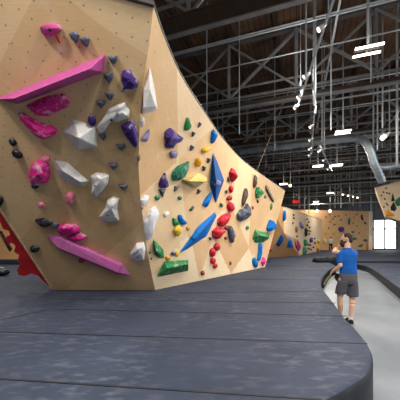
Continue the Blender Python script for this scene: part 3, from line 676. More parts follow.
# ------------------------------------------------------------------ the walls further back
b1, b0 = on_z(320, 251, MATZ), on_z(299, 255.5, MATZ)
dA = (b1-b0).normalized(); NA = Vector((dA.y, -dA.x, 0.0)).normalized()
if NA.dot(EYE-b0) < 0: NA = -NA
def PA(px, py): return on_plane(px, py, b0, NA)
def panel(bm, pts, uvl, mi=0):
    f = bm.faces.new([bm.verts.new(p) if not isinstance(p, bmesh.types.BMVert) else p for p in pts]); f.material_index = mi
    f.normal_update()
    if f.normal.dot(EYE-f.calc_center_median()) < 0: f.normal_flip()
    e1 = (f.loops[1].vert.co-f.loops[0].vert.co).normalized(); e2 = f.normal.cross(e1)
    for l in f.loops: l[uvl].uv = (l.vert.co.dot(e1), l.vert.co.dot(e2))
    return f
def tree_of(bm):
    t_ = bm.copy(); bmesh.ops.triangulate(t_, faces=t_.faces[:]); r = BVHTree.FromBMesh(t_); t_.free(); return r
mw = empty('climbing_wall', b0, 'cream plywood climbing wall behind the right end of the tall wall', 'climbing wall')
bm = bmesh.new(); uvl = bm.loops.layers.uv.new('UVMap')
panel(bm, [PA(283, 207), PA(300, 212.3), PA(322, 220), PA(320.5, 238), PA(320, 251), PA(299, 255.5), PA(297, 240), PA(284, 233)], uvl)
TREES['A'] = tree_of(bm)
back(bm, -NA*0.4); bmesh.ops.recalc_face_normals(bm, faces=bm.faces)
link('main_face', bm, M['ply_cream'], mw)
bm = bmesh.new(); uvl = bm.loops.layers.uv.new('UVMap')
b2 = on_z(262, 258.5, MATZ)
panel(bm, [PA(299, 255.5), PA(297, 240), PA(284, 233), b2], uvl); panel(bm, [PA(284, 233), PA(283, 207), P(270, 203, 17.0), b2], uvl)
TREES['B'] = tree_of(bm)
link('side_face', bm, M['ply_shaded'], mw)
bm = bmesh.new(); tube(bm, [PA(283, 207), PA(300, 212.3), PA(322, 220)], 0.035, 6); link('edge_trim', bm, M['ply_edge'], mw)
blob('A', 'blue', 'upright blue hold at the top left of the cream wall', [(283.6, 214), (285.5, 210), (286.3, 218), (284.2, 221)], .5)
blob('A', 'olive', 'olive hold in the middle left of the cream wall', [(295.5, 227), (297, 226.5), (298, 230), (297, 232), (295.7, 230.5)], .5)
blob('A', 'lilac', 'pale blue slanted hold in the middle of the cream wall', [(299.8, 221.5), (301.5, 223), (304, 228.5), (303, 229), (300.5, 226)], .5)
blob('A', 'black', 'dark bar-shaped hold above the green ones on the cream wall', [(305.2, 228.5), (306.7, 228), (307.3, 236), (305.7, 236.5)], .5)
blob('A', 'green', 'upper green hold on the cream wall', [(304.3, 241), (306, 239.5), (307.7, 242), (307, 246), (304.8, 246)], .5)
blob('A', 'teal', 'lower green hold on the cream wall', [(303.4, 249), (305.3, 247), (307, 250), (306, 255), (303.7, 254.5)], .5)
blob('A', 'violet', 'grey-violet hold right of the green holds on the cream wall', [(310, 239), (312, 237.5), (313, 240), (312, 242.5), (310.3, 241.5)], .5)
blob('A', 'yellow', 'upper yellow hold at the right edge of the cream wall', [(317.7, 240.5), (319.3, 239.5), (320, 242), (318.5, 243.5)], .5)
blob('A', 'orange', 'lower yellow hold at the right edge of the cream wall', [(317, 246.5), (318.8, 245.5), (319.7, 249), (318.7, 252), (317.2, 250)], .5)
for k, (x, y) in enumerate([(294, 215), (294.4, 218.2), (293.2, 223), (297.4, 236.2), (307.6, 219.2), (309.2, 222), (308, 225.3), (310, 227.2), (308.2, 230.4), (310.6, 231.2), (309.6, 234), (308.6, 244.5), (310.8, 245), (309.4, 248.5), (311.6, 249.5), (315, 238.6), (315.6, 243), (314, 247.4)]):
    chip('A', 'tiny black chip scattered on the distant cream wall', [(x-.55, y-.7), (x+.6, y-.6), (x+.5, y+.7), (x-.4, y+.8)], 'black', 'tiny black chips on the cream wall')
blob('B', 'deepblue', 'dark blue slanted hold on the brown side face below the cream wall', [(275.3, 244.5), (278.5, 239), (282, 234.5), (284, 236), (282.5, 241.5), (278, 246.5)], .5, crag=True)
blob('B', 'blue', 'large blue angular hold at the corner of the cream wall', [(283, 233.5), (288, 234.5), (292, 239), (292, 244), (293.5, 247.5), (286, 248), (283.5, 242)], .5, crag=True)
blob('A', 'plum', 'plum-coloured pointed hold at the lower left edge of the cream wall', [(297.7, 240), (299, 243), (301, 247), (299.6, 251.5), (298.4, 250)], .5, crag=True)
blob('B', 'plum', 'plum-coloured hold on the brown side face left of its twin', [(292.5, 243), (294.5, 240), (297, 245), (297.7, 250), (295, 249.5)], .4, crag=True)
blob('B', 'red', 'small red hold on the brown side face beside the tall wall', [(268.5, 250), (270.8, 248.5), (271.8, 250), (270, 252)], .5)

NB_ = Vector((0, -1, 0)); YB = 34.0
bw = empty('climbing_wall', (P(346, 250, YB).x, YB, MATZ), 'wide orange-tan climbing wall at the far end beside the window', 'climbing wall')
bm = bmesh.new(); uvl = bm.loops.layers.uv.new('UVMap')
def PB(x, y): p = P(x, y, YB); p.z = max(p.z, MATZ+0.002); return p
panel(bm, [PB(288, 209.5), PB(330, 210.3), PB(369, 211.3), PB(369, 251), PB(288, 251)], uvl)
TREES['F'] = tree_of(bm); back(bm, Vector((0, 0.4, 0))); bmesh.ops.recalc_face_normals(bm, faces=bm.faces); link('main_face', bm, M['ply_far'], bw)
bm = bmesh.new(); uvl = bm.loops.layers.uv.new('UVMap')
panel(bm, [PB(369, 211.3), P(372.5, 211.8, 34.6), Vector((P(372.5, 251, 34.6).x, 34.6, MATZ)), PB(369, 251)], uvl); back(bm, Vector((0, 0.3, 0))); bmesh.ops.recalc_face_normals(bm, faces=bm.faces); link('end_face', bm, M['ply_cream'], bw)
for col, lb, o in (
    ('violet', 'big round purple hold on the far orange wall above the man in blue', [(338.3, 229), (340, 226.7), (343, 226.7), (344.5, 229), (343, 231.8), (340, 232)]),
    ('teal', 'tall dark green hold high on the far orange wall', [(348.2, 219), (350, 217.7), (350.5, 221), (349.6, 225), (348, 224)]),
    ('black', 'tall dark hooked hold at the upper right of the far wall', [(361, 215), (362.2, 214.3), (362.6, 217.5), (363.6, 220.5), (362, 220), (361, 218)]),
    ('navyblue', 'dark blue pointed hold at the right of the far wall', [(364, 222), (365.5, 221.7), (366.7, 224.5), (364.8, 224)]),
    ('teal', 'dark green flat hold right of the head of the man in blue', [(351, 231.5), (354.5, 230.8), (354.8, 232.4), (352, 233.2)]),
    ('teal', 'dark flat hold right of the nape of the man in blue', [(351.8, 238), (355, 237.4), (357.3, 239), (354, 240)]),
    ('slate', 'dark grey hold low on the right of the far wall', [(363.2, 240), (366, 238.7), (368, 240.4), (365, 241.8)]),
    ('teal', 'dark green slanted hold above the shoulder of the man in blue', [(358, 246), (361.5, 244), (363.5, 244.6), (361, 247.2)]),
    ('orange', 'tall brown-orange hold at the lower right corner of the far wall', [(366.6, 244), (368, 242.5), (368.8, 247), (368, 250.6), (366.5, 250)]),
    ('orange', 'small orange hold at the top of the far wall', [(353.6, 217), (354.8, 216.4), (355.3, 218.2), (354, 219)]),
    ('yellow', 'yellow hold beside the distant climber, left of him', [(324.5, 231.5), (326, 230), (327, 233), (325.4, 235)]),
    ('yellow', 'yellow hold right above the head of the distant climber', [(332.5, 232.5), (334, 231), (335, 234), (333.4, 235.5)]),
    ('straw', 'pale yellow low hold on the far wall left of the distant climber', [(323.5, 240), (325.5, 239), (326.5, 242.5), (324.4, 244)]),
    ('orange', 'orange hold low on the far wall right of the distant climber', [(336, 246), (338, 244.8), (339, 247.2), (337, 248.7)]),
    ('rose', 'pink-white hold just above the head of the man in blue', [(344.3, 232.5), (345.6, 231.5), (346.5, 233.2), (345, 234.5)])):
    blob('F', col, lb, o, .35)
for x, y in [(335, 216.5), (338.5, 216), (333, 219), (330.2, 221.5), (334.5, 224.5), (328.8, 228), (353.5, 223), (346, 214.8), (341, 220), (357, 226), (359, 233), (326, 217), (356.8, 214.5), (329.6, 214.5)]:
    chip('F', 'tiny dark chip scattered on the far orange wall', [(x-.5, y-.6), (x+.6, y-.5), (x+.5, y+.6), (x-.4, y+.7)], 'black', 'tiny dark chips on the far orange wall')

rwl = empty('climbing_wall', P(440, 261, 16), 'leaning plywood climbing wall cut by the right edge of the photo', 'climbing wall')
bm = bmesh.new(); uvl = bm.loops.layers.uv.new('UVMap')
panel(bm, [P(375, 188, 16), P(400, 180.5, 16), P(520, 150, 16), Vector((P(520, 261, 16).x, 16, MATZ)), Vector((P(425, 261, 16).x, 16, MATZ)), P(404, 222, 16), P(385.5, 216, 16)], uvl)
TREES['W'] = tree_of(bm); back(bm, Vector((1.2, 1.8, 0.0))); bmesh.ops.recalc_face_normals(bm, faces=bm.faces); link('main_face', bm, M['ply_cream'], rwl)
bm = bmesh.new(); bar(bm, P(374.8, 188, 15.98), P(520, 149.8, 15.98), .05, .05); link('edge_trim', bm, M['ply_edge'], rwl)
volume('W', 'black', 'upper black triangular volume on the right-hand wall', [(391, 201.5), (393, 192.5), (395, 201)], [(393, 199, .2)], [(0, 1, 3), (1, 2, 3), (2, 0, 3)])
volume('W', 'black', 'lower black triangular volume on the right-hand wall', [(390.5, 207), (393.5, 201.5), (397, 208), (395, 211.5), (391, 210.5)], [(393.6, 208, .2)], [(0, 1, 5), (1, 2, 5), (2, 3, 5), (3, 4, 5), (4, 0, 5)])
blob('W', 'teal', 'green chalky hold at the right edge of the photo', [(395.5, 201), (398.5, 198), (403, 196.5), (403, 203), (399, 206), (396.5, 204.5)], .45)
blob('W', 'orange', 'long amber hold along the bottom of the right-hand wall', [(385.8, 213), (388, 210), (390.5, 212), (394.5, 214.5), (393, 216.5), (387, 216)], .4)
for x, y in [(386.2, 188.2), (383.5, 192), (387, 193), (389.4, 193.4), (381.5, 195.5), (384.8, 199), (388, 205), (384, 206.8), (386.6, 203.5)]:
    chip('W', 'tiny dark chip on the leaning right-hand wall', [(x-.6, y-.8), (x+.7, y-.7), (x+.6, y+.8), (x-.5, y+.9)], 'black', 'tiny dark chips on the right-hand wall')

lwl = empty('climbing_wall', on_z(0, 259.5, MATZ), 'tan climbing wall glimpsed behind the red panel at far left', 'climbing wall')
bm = bmesh.new(); uvl = bm.loops.layers.uv.new('UVMap')
yl = on_z(0, 259.5, MATZ).y
def PF(x, y): p = P(x, y, yl); p.z = max(p.z, MATZ+0.003); return p
panel(bm, [PF(-60, 195), PF(40, 195), PF(40, 259.8), PF(-60, 259.8)], uvl); TREES['T'] = tree_of(bm)
back(bm, Vector((0, .4, 0))); bmesh.ops.recalc_face_normals(bm, faces=bm.faces); link('main_face', bm, M['ply_far'], lwl)
volume('T', 'black', 'black slanted bar on the tan wall at far left', [(-1, 231), (2, 231), (12.5, 249), (9.5, 252)], [(1, 233, .2), (10, 249, .2)], [(0, 1, 4), (1, 2, 5, 4), (2, 3, 5), (3, 0, 4, 5)], 'climbing_hold', 'climbing hold')
# low navy bench mat and a bag on the floor mats there
bm = bmesh.new(); c0 = on_z(2, 264.6, MATZ); box(bm, (c0.x, c0.y+0.35, MATZ+0.12), (3.0, 0.6, 0.23)); bmesh.ops.bevel(bm, geom=bm.edges[:], offset=0.04, segments=2, affect='EDGES')
tag(link('padded_block', bm, M['navy']), 'low navy padded block below the tan wall at far left', 'padded block')
g0 = on_z(2, 276, MATZ)
bg = empty('gear_bag', g0, 'small black bag lying on the mat at far left', 'bag')
bm = bmesh.new(); ell(bm, g0+Vector((0, 0, .13)), (.26, .16, .125)); link('body', bm, M['black'], bg, True)
bm = bmesh.new(); tube(bm, [g0+Vector((-.12, -.05, .22)), g0+Vector((-.06, -.08, .31)), g0+Vector((.08, -.08, .31)), g0+Vector((.14, -.05, .22))], .014, 6); link('handle', bm, M['sock'], bg)

# ------------------------------------------------------------------ people
def etube(bm, rings, n=16):
    rs = []
    for c_, rx, ry in rings:
        rs.append([bm.verts.new(Vector(c_)+Vector((rx*math.cos(2*math.pi*k/n), ry*math.sin(2*math.pi*k/n), 0))) for k in range(n)])
    for A, D in zip(rs, rs[1:]):
        for k in range(n): bm.faces.new((A[k], A[(k+1) % n], D[(k+1) % n], D[k]))
    bm.faces.new(rs[0][::-1]); bm.faces.new(rs[-1])
    bmesh.ops.recalc_face_normals(bm, faces=bm.faces)
def limb(bm, pts, rad):
    p2, r2 = [], []
    for i in range(len(pts)-1):
        for j in range(4):
            u = j/4; p2.append(Vector(pts[i]).lerp(Vector(pts[i+1]), u)); r2.append(rad[i]+(rad[i+1]-rad[i])*u)
    p2.append(Vector(pts[-1])); r2.append(rad[-1])
    tube(bm, p2, r2, 12)
    for p, r in ((p2[0], r2[0]), (p2[-1], r2[-1])): ell(bm, p, (r, r, r), seg=12)
def soft(o, vox, sm=4):
    r = o.modifiers.new('remesh', 'REMESH'); r.mode = 'VOXEL'; r.voxel_size = vox; r.use_smooth_shade = True
    s_ = o.modifiers.new('smooth', 'SMOOTH'); s_.factor = 0.5; s_.iterations = sm
    return o
X0, Y0 = (347.8-200)*5.45/FOC, 5.45
O = Vector((X0, Y0, 0))
man = empty('person', O, 'bearded man in blue T-shirt and charcoal shorts standing in the aisle, holding a bag', 'person')
def W(*p): return O+Vector(p)
F = Vector((-0.83, 0.53, -0.18)).normalized()                  # where he looks
HF = Matrix((Vector((F.y, -F.x, 0)).normalized(), F, Vector((F.y, -F.x, 0)).normalized().cross(F))).transposed()
HC_ = W(0.0, 0.03, 1.715)
def Hd(x, y, z): return HC_+HF @ Vector((x, y, z))
bm = bmesh.new()
etube(bm, [(W(0, 0, .86), .14, .10), (W(0, 0, .95), .16, .11), (W(0, 0, 1.1), .145, .1), (W(0, 0, 1.28), .165, .105), (W(0, 0, 1.40), .17, .1), (W(0, 0.01, 1.47), .11, .08)])
limb(bm, [W(0, 0.01, 1.42), W(0, .03, 1.66)], [.062, .058])
ell(bm, HC_, (.074, .094, .112), HF, 20)
ell(bm, Hd(0, .05, -.06), (.055, .05, .055), HF)                      # jaw
ell(bm, Hd(0, .100, -.012), (.014, .022, .024), HF)                   # nose
ell(bm, Hd(0, .088, .025), (.05, .012, .012), HF)                     # brow
ell(bm, Hd(0, .088, -.05), (.022, .012, .008), HF)                    # lips
for s in (-1, 1): ell(bm, Hd(s*.076, -.005, -.005), (.010, .022, .032), HF)
# legs
limb(bm, [W(-.09, 0, .90), W(-.125, .07, .50)], [.088, .055]); limb(bm, [W(-.125, .07, .50), W(-.105, .09, .36), W(-.06, .17, .09)], [.055, .057, .034])
limb(bm, [W(.09, 0, .90), W(.10, .02, .50)], [.088, .055]); limb(bm, [W(.10, .02, .50), W(.088, -.005, .37), W(.058, 0, .09)], [.055, .057, .034])
limb(bm, [W(-.06, .16, .05), W(-.10, .32, .03)], [.03, .028]); limb(bm, [W(.058, -.01, .05), W(.085, .17, .03)], [.03, .028])
# left arm down to the bag, right arm raised across the chest with the hand at the beard
limb(bm, [W(-.17, 0, 1.42), W(-.18, -.05, 1.17)], [.052, .042]); limb(bm, [W(-.18, -.05, 1.17), W(-.20, .0, 1.12), W(-.25, .12, 1.03)], [.040, .042, .028])
limb(bm, [W(.16, .03, 1.42), W(.02, .19, 1.42), W(-.165, .24, 1.43)], [.052, .048, .040]); limb(bm, [W(-.165, .24, 1.43), W(-.06, .33, 1.51)], [.042, .029])
def hand(bm, wrist, d, side, curl):
    d = d.normalized(); side = side.normalized(); nn = d.cross(side)
    R = Matrix((side, d, side.cross(d))).transposed()
    ell(bm, wrist+d*.045, (.040, .052, .016), R)
    for k, ln in enumerate((.062, .074, .078, .07)):
        b_ = wrist+d*.085+side*(-.028+.019*k)
        q1 = b_+d*ln*.5*math.cos(curl*.5)+nn*ln*.5*math.sin(curl*.5); q2 = q1+d*ln*.5*math.cos(curl*1.6)+nn*ln*.5*math.sin(curl*1.6)
        limb(bm, [b_-d*.02, q1, q2], [.0095, .009, .008])
    t0 = wrist+d*.025+side*.034; limb(bm, [t0, t0+side*.026+d*.026, t0+side*.028+d*.055+nn*.012], [.012, .0105, .009])
hand(bm, W(-.25, .12, 1.03), Vector((-.35, .45, -.75)), Vector((.6, .6, .1)), 1.2)
hand(bm, W(-.06, .33, 1.51), Vector((-.12, -.8, .55)), Vector((-.4, -.6, .0)), .9)
body = soft(link('body', bm, M['skin'], man), 0.008, 3)
bm = bmesh.new()
etube(bm, [(W(.01, 0, 1.005), .172, .125), (W(.01, 0, 1.08), .166, .122), (W(.005, 0, 1.18), .163, .118), (W(0, 0, 1.30), .178, .12), (W(0, 0, 1.39), .182, .115), (W(0, 0.0, 1.45), .15, .10), (W(0, .01, 1.50), .082, .078), (W(0, .015, 1.525), .07, .07)])
limb(bm, [W(-.155, 0, 1.41), W(-.178, -.025, 1.25)], [.066, .066]); limb(bm, [W(.15, .02, 1.41), W(.06, .125, 1.40)], [.066, .066])
soft(link('t_shirt', bm, M['blue_shirt'], man), 0.01, 3)
bm = bmesh.new()
etube(bm, [(W(0.005, 0, .80), .14, .115), (W(.005, 0, .88), .182, .135), (W(.005, 0, .97), .175, .128), (W(.005, 0, 1.03), .162, .118)])
etube(bm, [(W(-.118, .055, .585), .108, .112), (W(-.105, .03, .72), .108, .118), (W(-.09, 0, .86), .095, .12)])
etube(bm, [(W(.105, .015, .545), .108, .112), (W(.10, .01, .70), .106, .118), (W(.09, 0, .86), .095, .12)])
soft(link('shorts', bm, M['shorts'], man), 0.01, 2)
bm = bmesh.new(); ell(bm, Hd(0, -.020, .028), (.083, .088, .098), HF, 20); ell(bm, Hd(0, -.05, -.03), (.068, .056, .075), HF, 16)
soft(link('hair', bm, M['hair'], man), 0.008, 2)
bm = bmesh.new(); ell(bm, Hd(0, .088, -.088), (.062, .062, .085), HF, 16); ell(bm, Hd(0, .03, -.065), (.070, .045, .042), HF, 16)
soft(link('beard', bm, M['beard'], man), 0.008, 2)
for s in (-1, 1):
    bm = bmesh.new(); ell(bm, Hd(s*.030, .088, .008), (.013, .008, .008), HF, 10); link('eye', bm, M['eye'], man, True)
for (ax, ay), (tx, ty) in (((-.06, .17), (-.10, .34)), ((.058, 0), (.088, .18))):
    d = Vector((tx-ax, ty-ay, 0)).normalized(); R = Matrix((Vector((d.y, -d.x, 0)), d, Vector((0, 0, 1)))).transposed()
    bm = bmesh.new(); limb(bm, [W(ax, ay, .115), W(ax, ay, .06)], [.042, .046]); soft(link('sock', bm, M['sock'], man), 0.008, 2)
    bm = bmesh.new(); ell(bm, W(ax, ay, .047)-d*.02, (.045, .06, .046), R); ell(bm, W(tx, ty, .035)-d*.04, (.048, .09, .034), R); ell(bm, W((ax+tx)/2, (ay+ty)/2, .045), (.046, .1, .044), R)
    box(bm, W((ax+tx)/2, (ay+ty)/2, .012)-d*.01, (.085, .27, .022), R)
    soft(link('shoe', bm, M['shoe'], man), 0.008, 2)
# the bag in his left hand
BY = 5.58
bo = [(334.6, 267.5), (336.5, 271), (334.5, 275), (329, 280.5), (324, 288.5), (321.8, 288.5), (321.8, 282.5), (324.5, 276.5), (329.5, 270)]
bagc = P(334, 270, BY)
bag = empty('mesh_bag', bagc, 'black bag with olive mesh side hanging from the hand of the man in blue', 'bag')
bm = bmesh.new(); prism(bm, [P(x, y, BY) for x, y in bo], Vector((.03, .09, 0))); bmesh.ops.bevel(bm, geom=bm.edges[:], offset=.012, segments=2, affect='EDGES'); link('body', bm, M['black'], bag)
bi = [(331, 274.5), (332.3, 276), (328, 280.5), (324.2, 285.5), (323.3, 284.5), (325.3, 279.5), (328.5, 275.8)]
bm = bmesh.new(); prism(bm, [P(x, y, BY-.012) for x, y in bi], Vector((0, .02, 0))); link('mesh_panel', bm, M['olive_mesh'], bag)
bm = bmesh.new(); tube(bm, [P(334.4, 275.6, BY-.01), P(329.5, 280.6, BY-.01), P(325, 287, BY-.01)], .012, 8); link('piping', bm, M['sock'], bag)
bm = bmesh.new(); prism(bm, [P(x, y, BY+.02) for x, y in [(335.5, 273), (340.5, 274.5), (340, 279), (338.5, 282.5), (336, 280.5), (334.5, 276.5)]], Vector((.02, .07, 0))); bmesh.ops.bevel(bm, geom=bm.edges[:], offset=.012, segments=2, affect='EDGES'); link('flap', bm, M['navy'], bag)

# the distant climber
fp = on_z(330.8, 250.4, MATZ); fp.y = min(fp.y, 33.2); fp.x = 130.8*fp.y/FOC
far = empty('person', fp, 'distant climber in white T-shirt and black trousers facing the far wall', 'person')
def W2(*p): return fp+Vector(p)*0.92
bm = bmesh.new()
etube(bm, [(W2(0, 0, .88), .14, .1), (W2(0, 0, 1.1), .14, .1), (W2(0, 0, 1.4), .17, .1), (W2(0, 0, 1.47), .1, .08)])
limb(bm, [W2(0, 0, 1.42), W2(0, .01, 1.6)], [.06, .055]); ell(bm, W2(0, .01, 1.66), (.076, .09, .11))
ell(bm, W2(0, .10, 1.65), (.014, .02, .022))
for s in (-1, 1):
    limb(bm, [W2(s*.09, 0, .9), W2(s*.14, .05, .5), W2(s*.17, 0, .08)], [.085, .06, .035]); limb(bm, [W2(s*.17, -.01, .045), W2(s*.19, .16, .035)], [.035, .03])
    limb(bm, [W2(s*.18, 0, 1.4), W2(s*.27, .03, 1.16), W2(s*.24, .16, .98)], [.05, .04, .03]); hand(bm, W2(s*.24, .16, .98), Vector((0, .5, -.6)), Vector((1, 0, 0)), .5)
soft(link('body', bm, M['skin'], far), 0.012, 3)
bm = bmesh.new()
etube(bm, [(W2(0, 0, .90), .17, .125), (W2(0, 0, 1.15), .165, .12), (W2(0, 0, 1.4), .185, .118), (W2(0, 0, 1.46), .13, .095), (W2(0, 0, 1.51), .07, .07)])
for s in (-1, 1): limb(bm, [W2(s*.16, 0, 1.4), W2(s*.24, .02, 1.22)], [.065, .07])
soft(link('t_shirt', bm, M['sock'], far), 0.014, 3)
bm = bmesh.new()
etube(bm, [(W2(0, 0, .84), .165, .125), (W2(0, 0, .95), .16, .12)])
for s in (-1, 1): limb(bm, [W2(s*.09, 0, .87), W2(s*.14, .05, .5), W2(s*.165, 0, .14)], [.1, .085, .07])
soft(link('trousers', bm, M['black_cotton'], far), 0.014, 3)
bm = bmesh.new(); ell(bm, W2(0, -.02, 1.685), (.085, .085, .1)); link('hair', bm, M['hair'], far, True)

# dark rumpled strip, added for the shaded mat step behind the man
bm = bmesh.new(); a_, b_ = on_z(316, 262.8, MATZ), on_z(341, 262.3, MATZ)
n_ = 26
pts = [a_.lerp(b_, k/n_) for k in range(n_+1)]
rings = []
for i, p in enumerate(pts):
    h_ = .30+.10*noise.noise(Vector((i*.7, 3.1, 0))); d_ = .55
    if i in (0, n_): h_ *= .5
    rings.append([bm.verts.new(p+Vector((0, y*d_, z*h_+.003))) for y, z in ((0, 0), (-.04, .4), (.05, .8), (.25, 1), (.6, .95), (.9, .7), (1, 0))])
for A, D in zip(rings, rings[1:]):
    for k in range(7): bm.faces.new((A[k], A[(k+1) % 7], D[(k+1) % 7], D[k])).smooth = True
bm.faces.new(rings[0][::-1]); bm.faces.new(rings[-1]); bmesh.ops.recalc_face_normals(bm, faces=bm.faces)
tag(link('mat_shade_strip', bm, M['mat_side']), 'low dark rumpled strip added for the shaded mat step behind the man in blue', 'shade strip')
# ------------------------------------------------------------------ roof steel
TQ = [6.44, 10.86, 15.3, 19.7, 24.1, 28.5, 32.9, 37.3]
TL = ['nearest roof truss, its heavy flange crossing the top of the photo', 'second roof truss with crossed braces between the verticals', 'third roof truss, at the height of the silver duct', 'fourth roof truss, just beyond the silver duct',
      'fifth roof truss, deep in the hall', 'sixth roof truss, deep in the hall before the lamps at the far end', 'seventh roof truss, second from the far wall', 'roof truss nearest to the far grey wall']
ZB, ZTOP = 7.0, 9.75
for k, q in enumerate(TQ):
    s0 = s_of(100, q); s1 = s_of(430, q); step = 2.6
    if s0 < s1: s0, s1 = s1, s0
    s0 = math.ceil(s0/step)*step; s1 = math.floor(s1/step)*step
    r = empty('roof_truss', B((s0+s1)/2, q, ZB), TL[k], 'roof truss', 'steel roof trusses')
    bm = bmesh.new(); c_ = (s0+s1)/2; ln = s0-s1
    for z, w, h, mi in ((ZB+.02, .13, .035, 0), (ZB+.25, .06, .46, 1), (ZB+.48, .16, .04, 1)) if k == 0 else ((ZB+.02, .22, .04, 0), (ZB+.12, .03, .2, 1), (ZB+.45, .07, .07, 0)): box(bm, B(c_, q, z), (ln, w, h), RB, mi)
    link('bottom_chord', bm, [M['steel'], M['web']], r)
    bm = bmesh.new(); box(bm, B(c_, q, ZTOP), (ln, .18, .18), RB); link('top_chord', bm, M['steel_dark'], r)
    bm = bmesh.new(); box(bm, B(c_, q, ZB+.85), (ln, .06, .06), RB); link('tie_rail', bm, M['steel'], r)
    n = int(round((s0-s1)/step))
    for i in range(n+1):
        s = s1+i*step
        bm = bmesh.new(); bar(bm, B(s, q, ZB+.5), B(s, q, ZTOP), .11, .11); link('vertical_post', bm, M['steel'], r)
        if i < n:
            bm = bmesh.new(); bar(bm, B(s, q+.04, ZTOP-.1), B(s+step, q+.04, ZB+.5), .06 if i % 2 else .12, .08); link('diagonal_brace', bm, M['steel'], r)
            bm = bmesh.new(); bar(bm, B(s, q-.05, ZB+.5), B(s+step, q-.05, ZTOP-.1), .12 if i % 2 else .05, .07); link('diagonal_brace', bm, M['steel'], r)
# purlins under the roof boards, across the trusses
PM = flat_mat('dark_timber', (58, 42, 32), 0.85)
sA, sB = -22.0, 13.0
k = 0
s = sA
while s <= sB:
    bm = bmesh.new(); box(bm, B(s, 21.5, ROOF-.14), (.14, 38, .26), RB)
    tag(link('purlin', bm, PM), 'dark timber purlin under the roof boards, one of a regular row', 'purlin', 'timber purlins under the roof'); s += 1.75
# sprinkler and conduit pipes
for q, z, s0, s1, r_, lb in ((8.6, 8.15, 10, -12, .03, 'thin pipe between the first and second trusses'), (9.5, 8.9, 10, -12, .025, 'thin upper pipe just before the second truss'),
                             (12.6, 7.6, 10, -14, .04, 'grey pipe just beyond the second truss'), (13.9, 8.5, 12, -16, .03, 'thin pipe just before the third truss'),
                             (17.4, 7.4, 12, -18, .05, 'grey pipe between the third and fourth trusses'), (22.0, 7.0, 12, -20, .05, 'grey pipe between the fourth and fifth trusses'),
                             (26.4, 6.6, 12, -22, .06, 'pale pipe between the fifth and sixth trusses'), (31.0, 6.3, 12, -24, .06, 'pale pipe beyond the sixth truss'), (35.5, 6.0, 12, -24, .07, 'pale pipe before the far wall')):
    bm = bmesh.new(); tube(bm, [B(s0, q, z), B((s0+s1)/2, q, z), B(s1, q, z)], r_, 8); tag(link('ceiling_pipe', bm, M['conduit']), lb, 'pipe', 'ceiling pipes')
for s, z, lb in ((-1.2, 8.6, 'long pipe running down the hall, left one'), (-5.0, 8.3, 'long pipe running down the hall, middle one'), (-9.2, 8.4, 'long pipe running down the hall, right one')):
    bm = bmesh.new(); tube(bm, [B(s, 5, z), B(s, 20, z), B(s, 40, z)], .035, 8); tag(link('ceiling_pipe', bm, M['conduit']), lb, 'pipe', 'ceiling pipes')
# silver duct
bm = bmesh.new()
dp = [on_z(200, 158.5, 6.5), on_z(240, 152, 6.5), on_z(300, 144, 6.5), on_z(345, 139, 6.5), P(357, 138.5, 12.7), P(365, 142, 12.6), P(370.5, 151, 12.6), P(373.5, 162, 12.7), P(378, 172, 13.0), P(382, 181, 13.4)]
dp = catmull(dp, 6); tube(bm, dp, .175, 16)
for i in range(0, len(dp)-1, 2): tube(bm, [dp[i], dp[i].lerp(dp[i+1], .15)], .188, 16)
tag(link('air_duct', bm, M['duct']), 'round silver air duct that bends down at right', 'duct')
bm = bmesh.new(); tube(bm, [P(374, 168, 13.3), P(384, 167.5, 13.6), P(400, 165, 13.6), P(420, 162, 13.6)], .13, 14); tag(link('air_duct', bm, M['duct']), 'short side branch of duct reaching the right photo edge', 'duct')
# hanging conduits
for px, y1, Y, r_, lb in ((306, 80, 6.4, .022, 'thin conduit left of the spotlight rail'), (314, 105, 8.1, .035, 'thick conduit behind the spotlight rail'), (331, 130, 9.4, .025, 'thin conduit between spotlight rail and twin-tube lamp'),
                          (373.5, 170, 14.6, .04, 'conduit just right of the twin-tube lamp stem'), (377.5, 150, 12, .03, 'second conduit right of the twin-tube lamp stem'), (382.5, 128, 9.4, .025, 'conduit holding the bright spotlight pair'),
                          (397, 165, 9.2, .035, 'conduit at the right photo edge'), (322, 142, 10.9, .025, 'conduit above the middle spotlight rail'), (299.5, 208, 27, .05, 'far conduit beside the exit sign'),
                          (304.5, 211, 28, .05, 'far conduit right of the exit sign'), (309, 213, 29, .05, 'far conduit above the cream wall'), (335, 208, 26, .045, 'far conduit right of the far lamps'),
                          (341, 208, 28, .045, 'far conduit left of the bulb row'), (353, 206, 29, .045, 'far conduit right of the bulb row'), (360, 207, 31, .045, 'far conduit above the far orange wall'),
                          (371, 236, 33, .06, 'long far conduit between orange wall and window')):
    b_ = P(px, y1, Y); bm = bmesh.new(); tube(bm, [Vector((b_.x, b_.y, ROOF-.02)), b_.lerp(Vector((b_.x, b_.y, ROOF)), .5), b_], r_, 8)
    tag(link('hanging_conduit', bm, M['conduit']), lb, 'conduit', 'hanging conduits')
rc = random.Random(5)
for i in range(34):
    px = rc.uniform(205, 398); Y = rc.uniform(8.5, 30); z1 = rc.uniform(5.4, 7.2); p = P(px, 240, Y)
    bm = bmesh.new(); tube(bm, [Vector((p.x, p.y, ROOF-.02)), Vector((p.x, p.y, (ROOF+z1)/2)), Vector((p.x, p.y, z1))], .012+.0011*Y, 6)
    tag(link('hanging_conduit', bm, M['conduit']), 'thin pale conduit, one of many hanging loose among the roof trusses', 'conduit', 'loose thin conduits among the trusses')
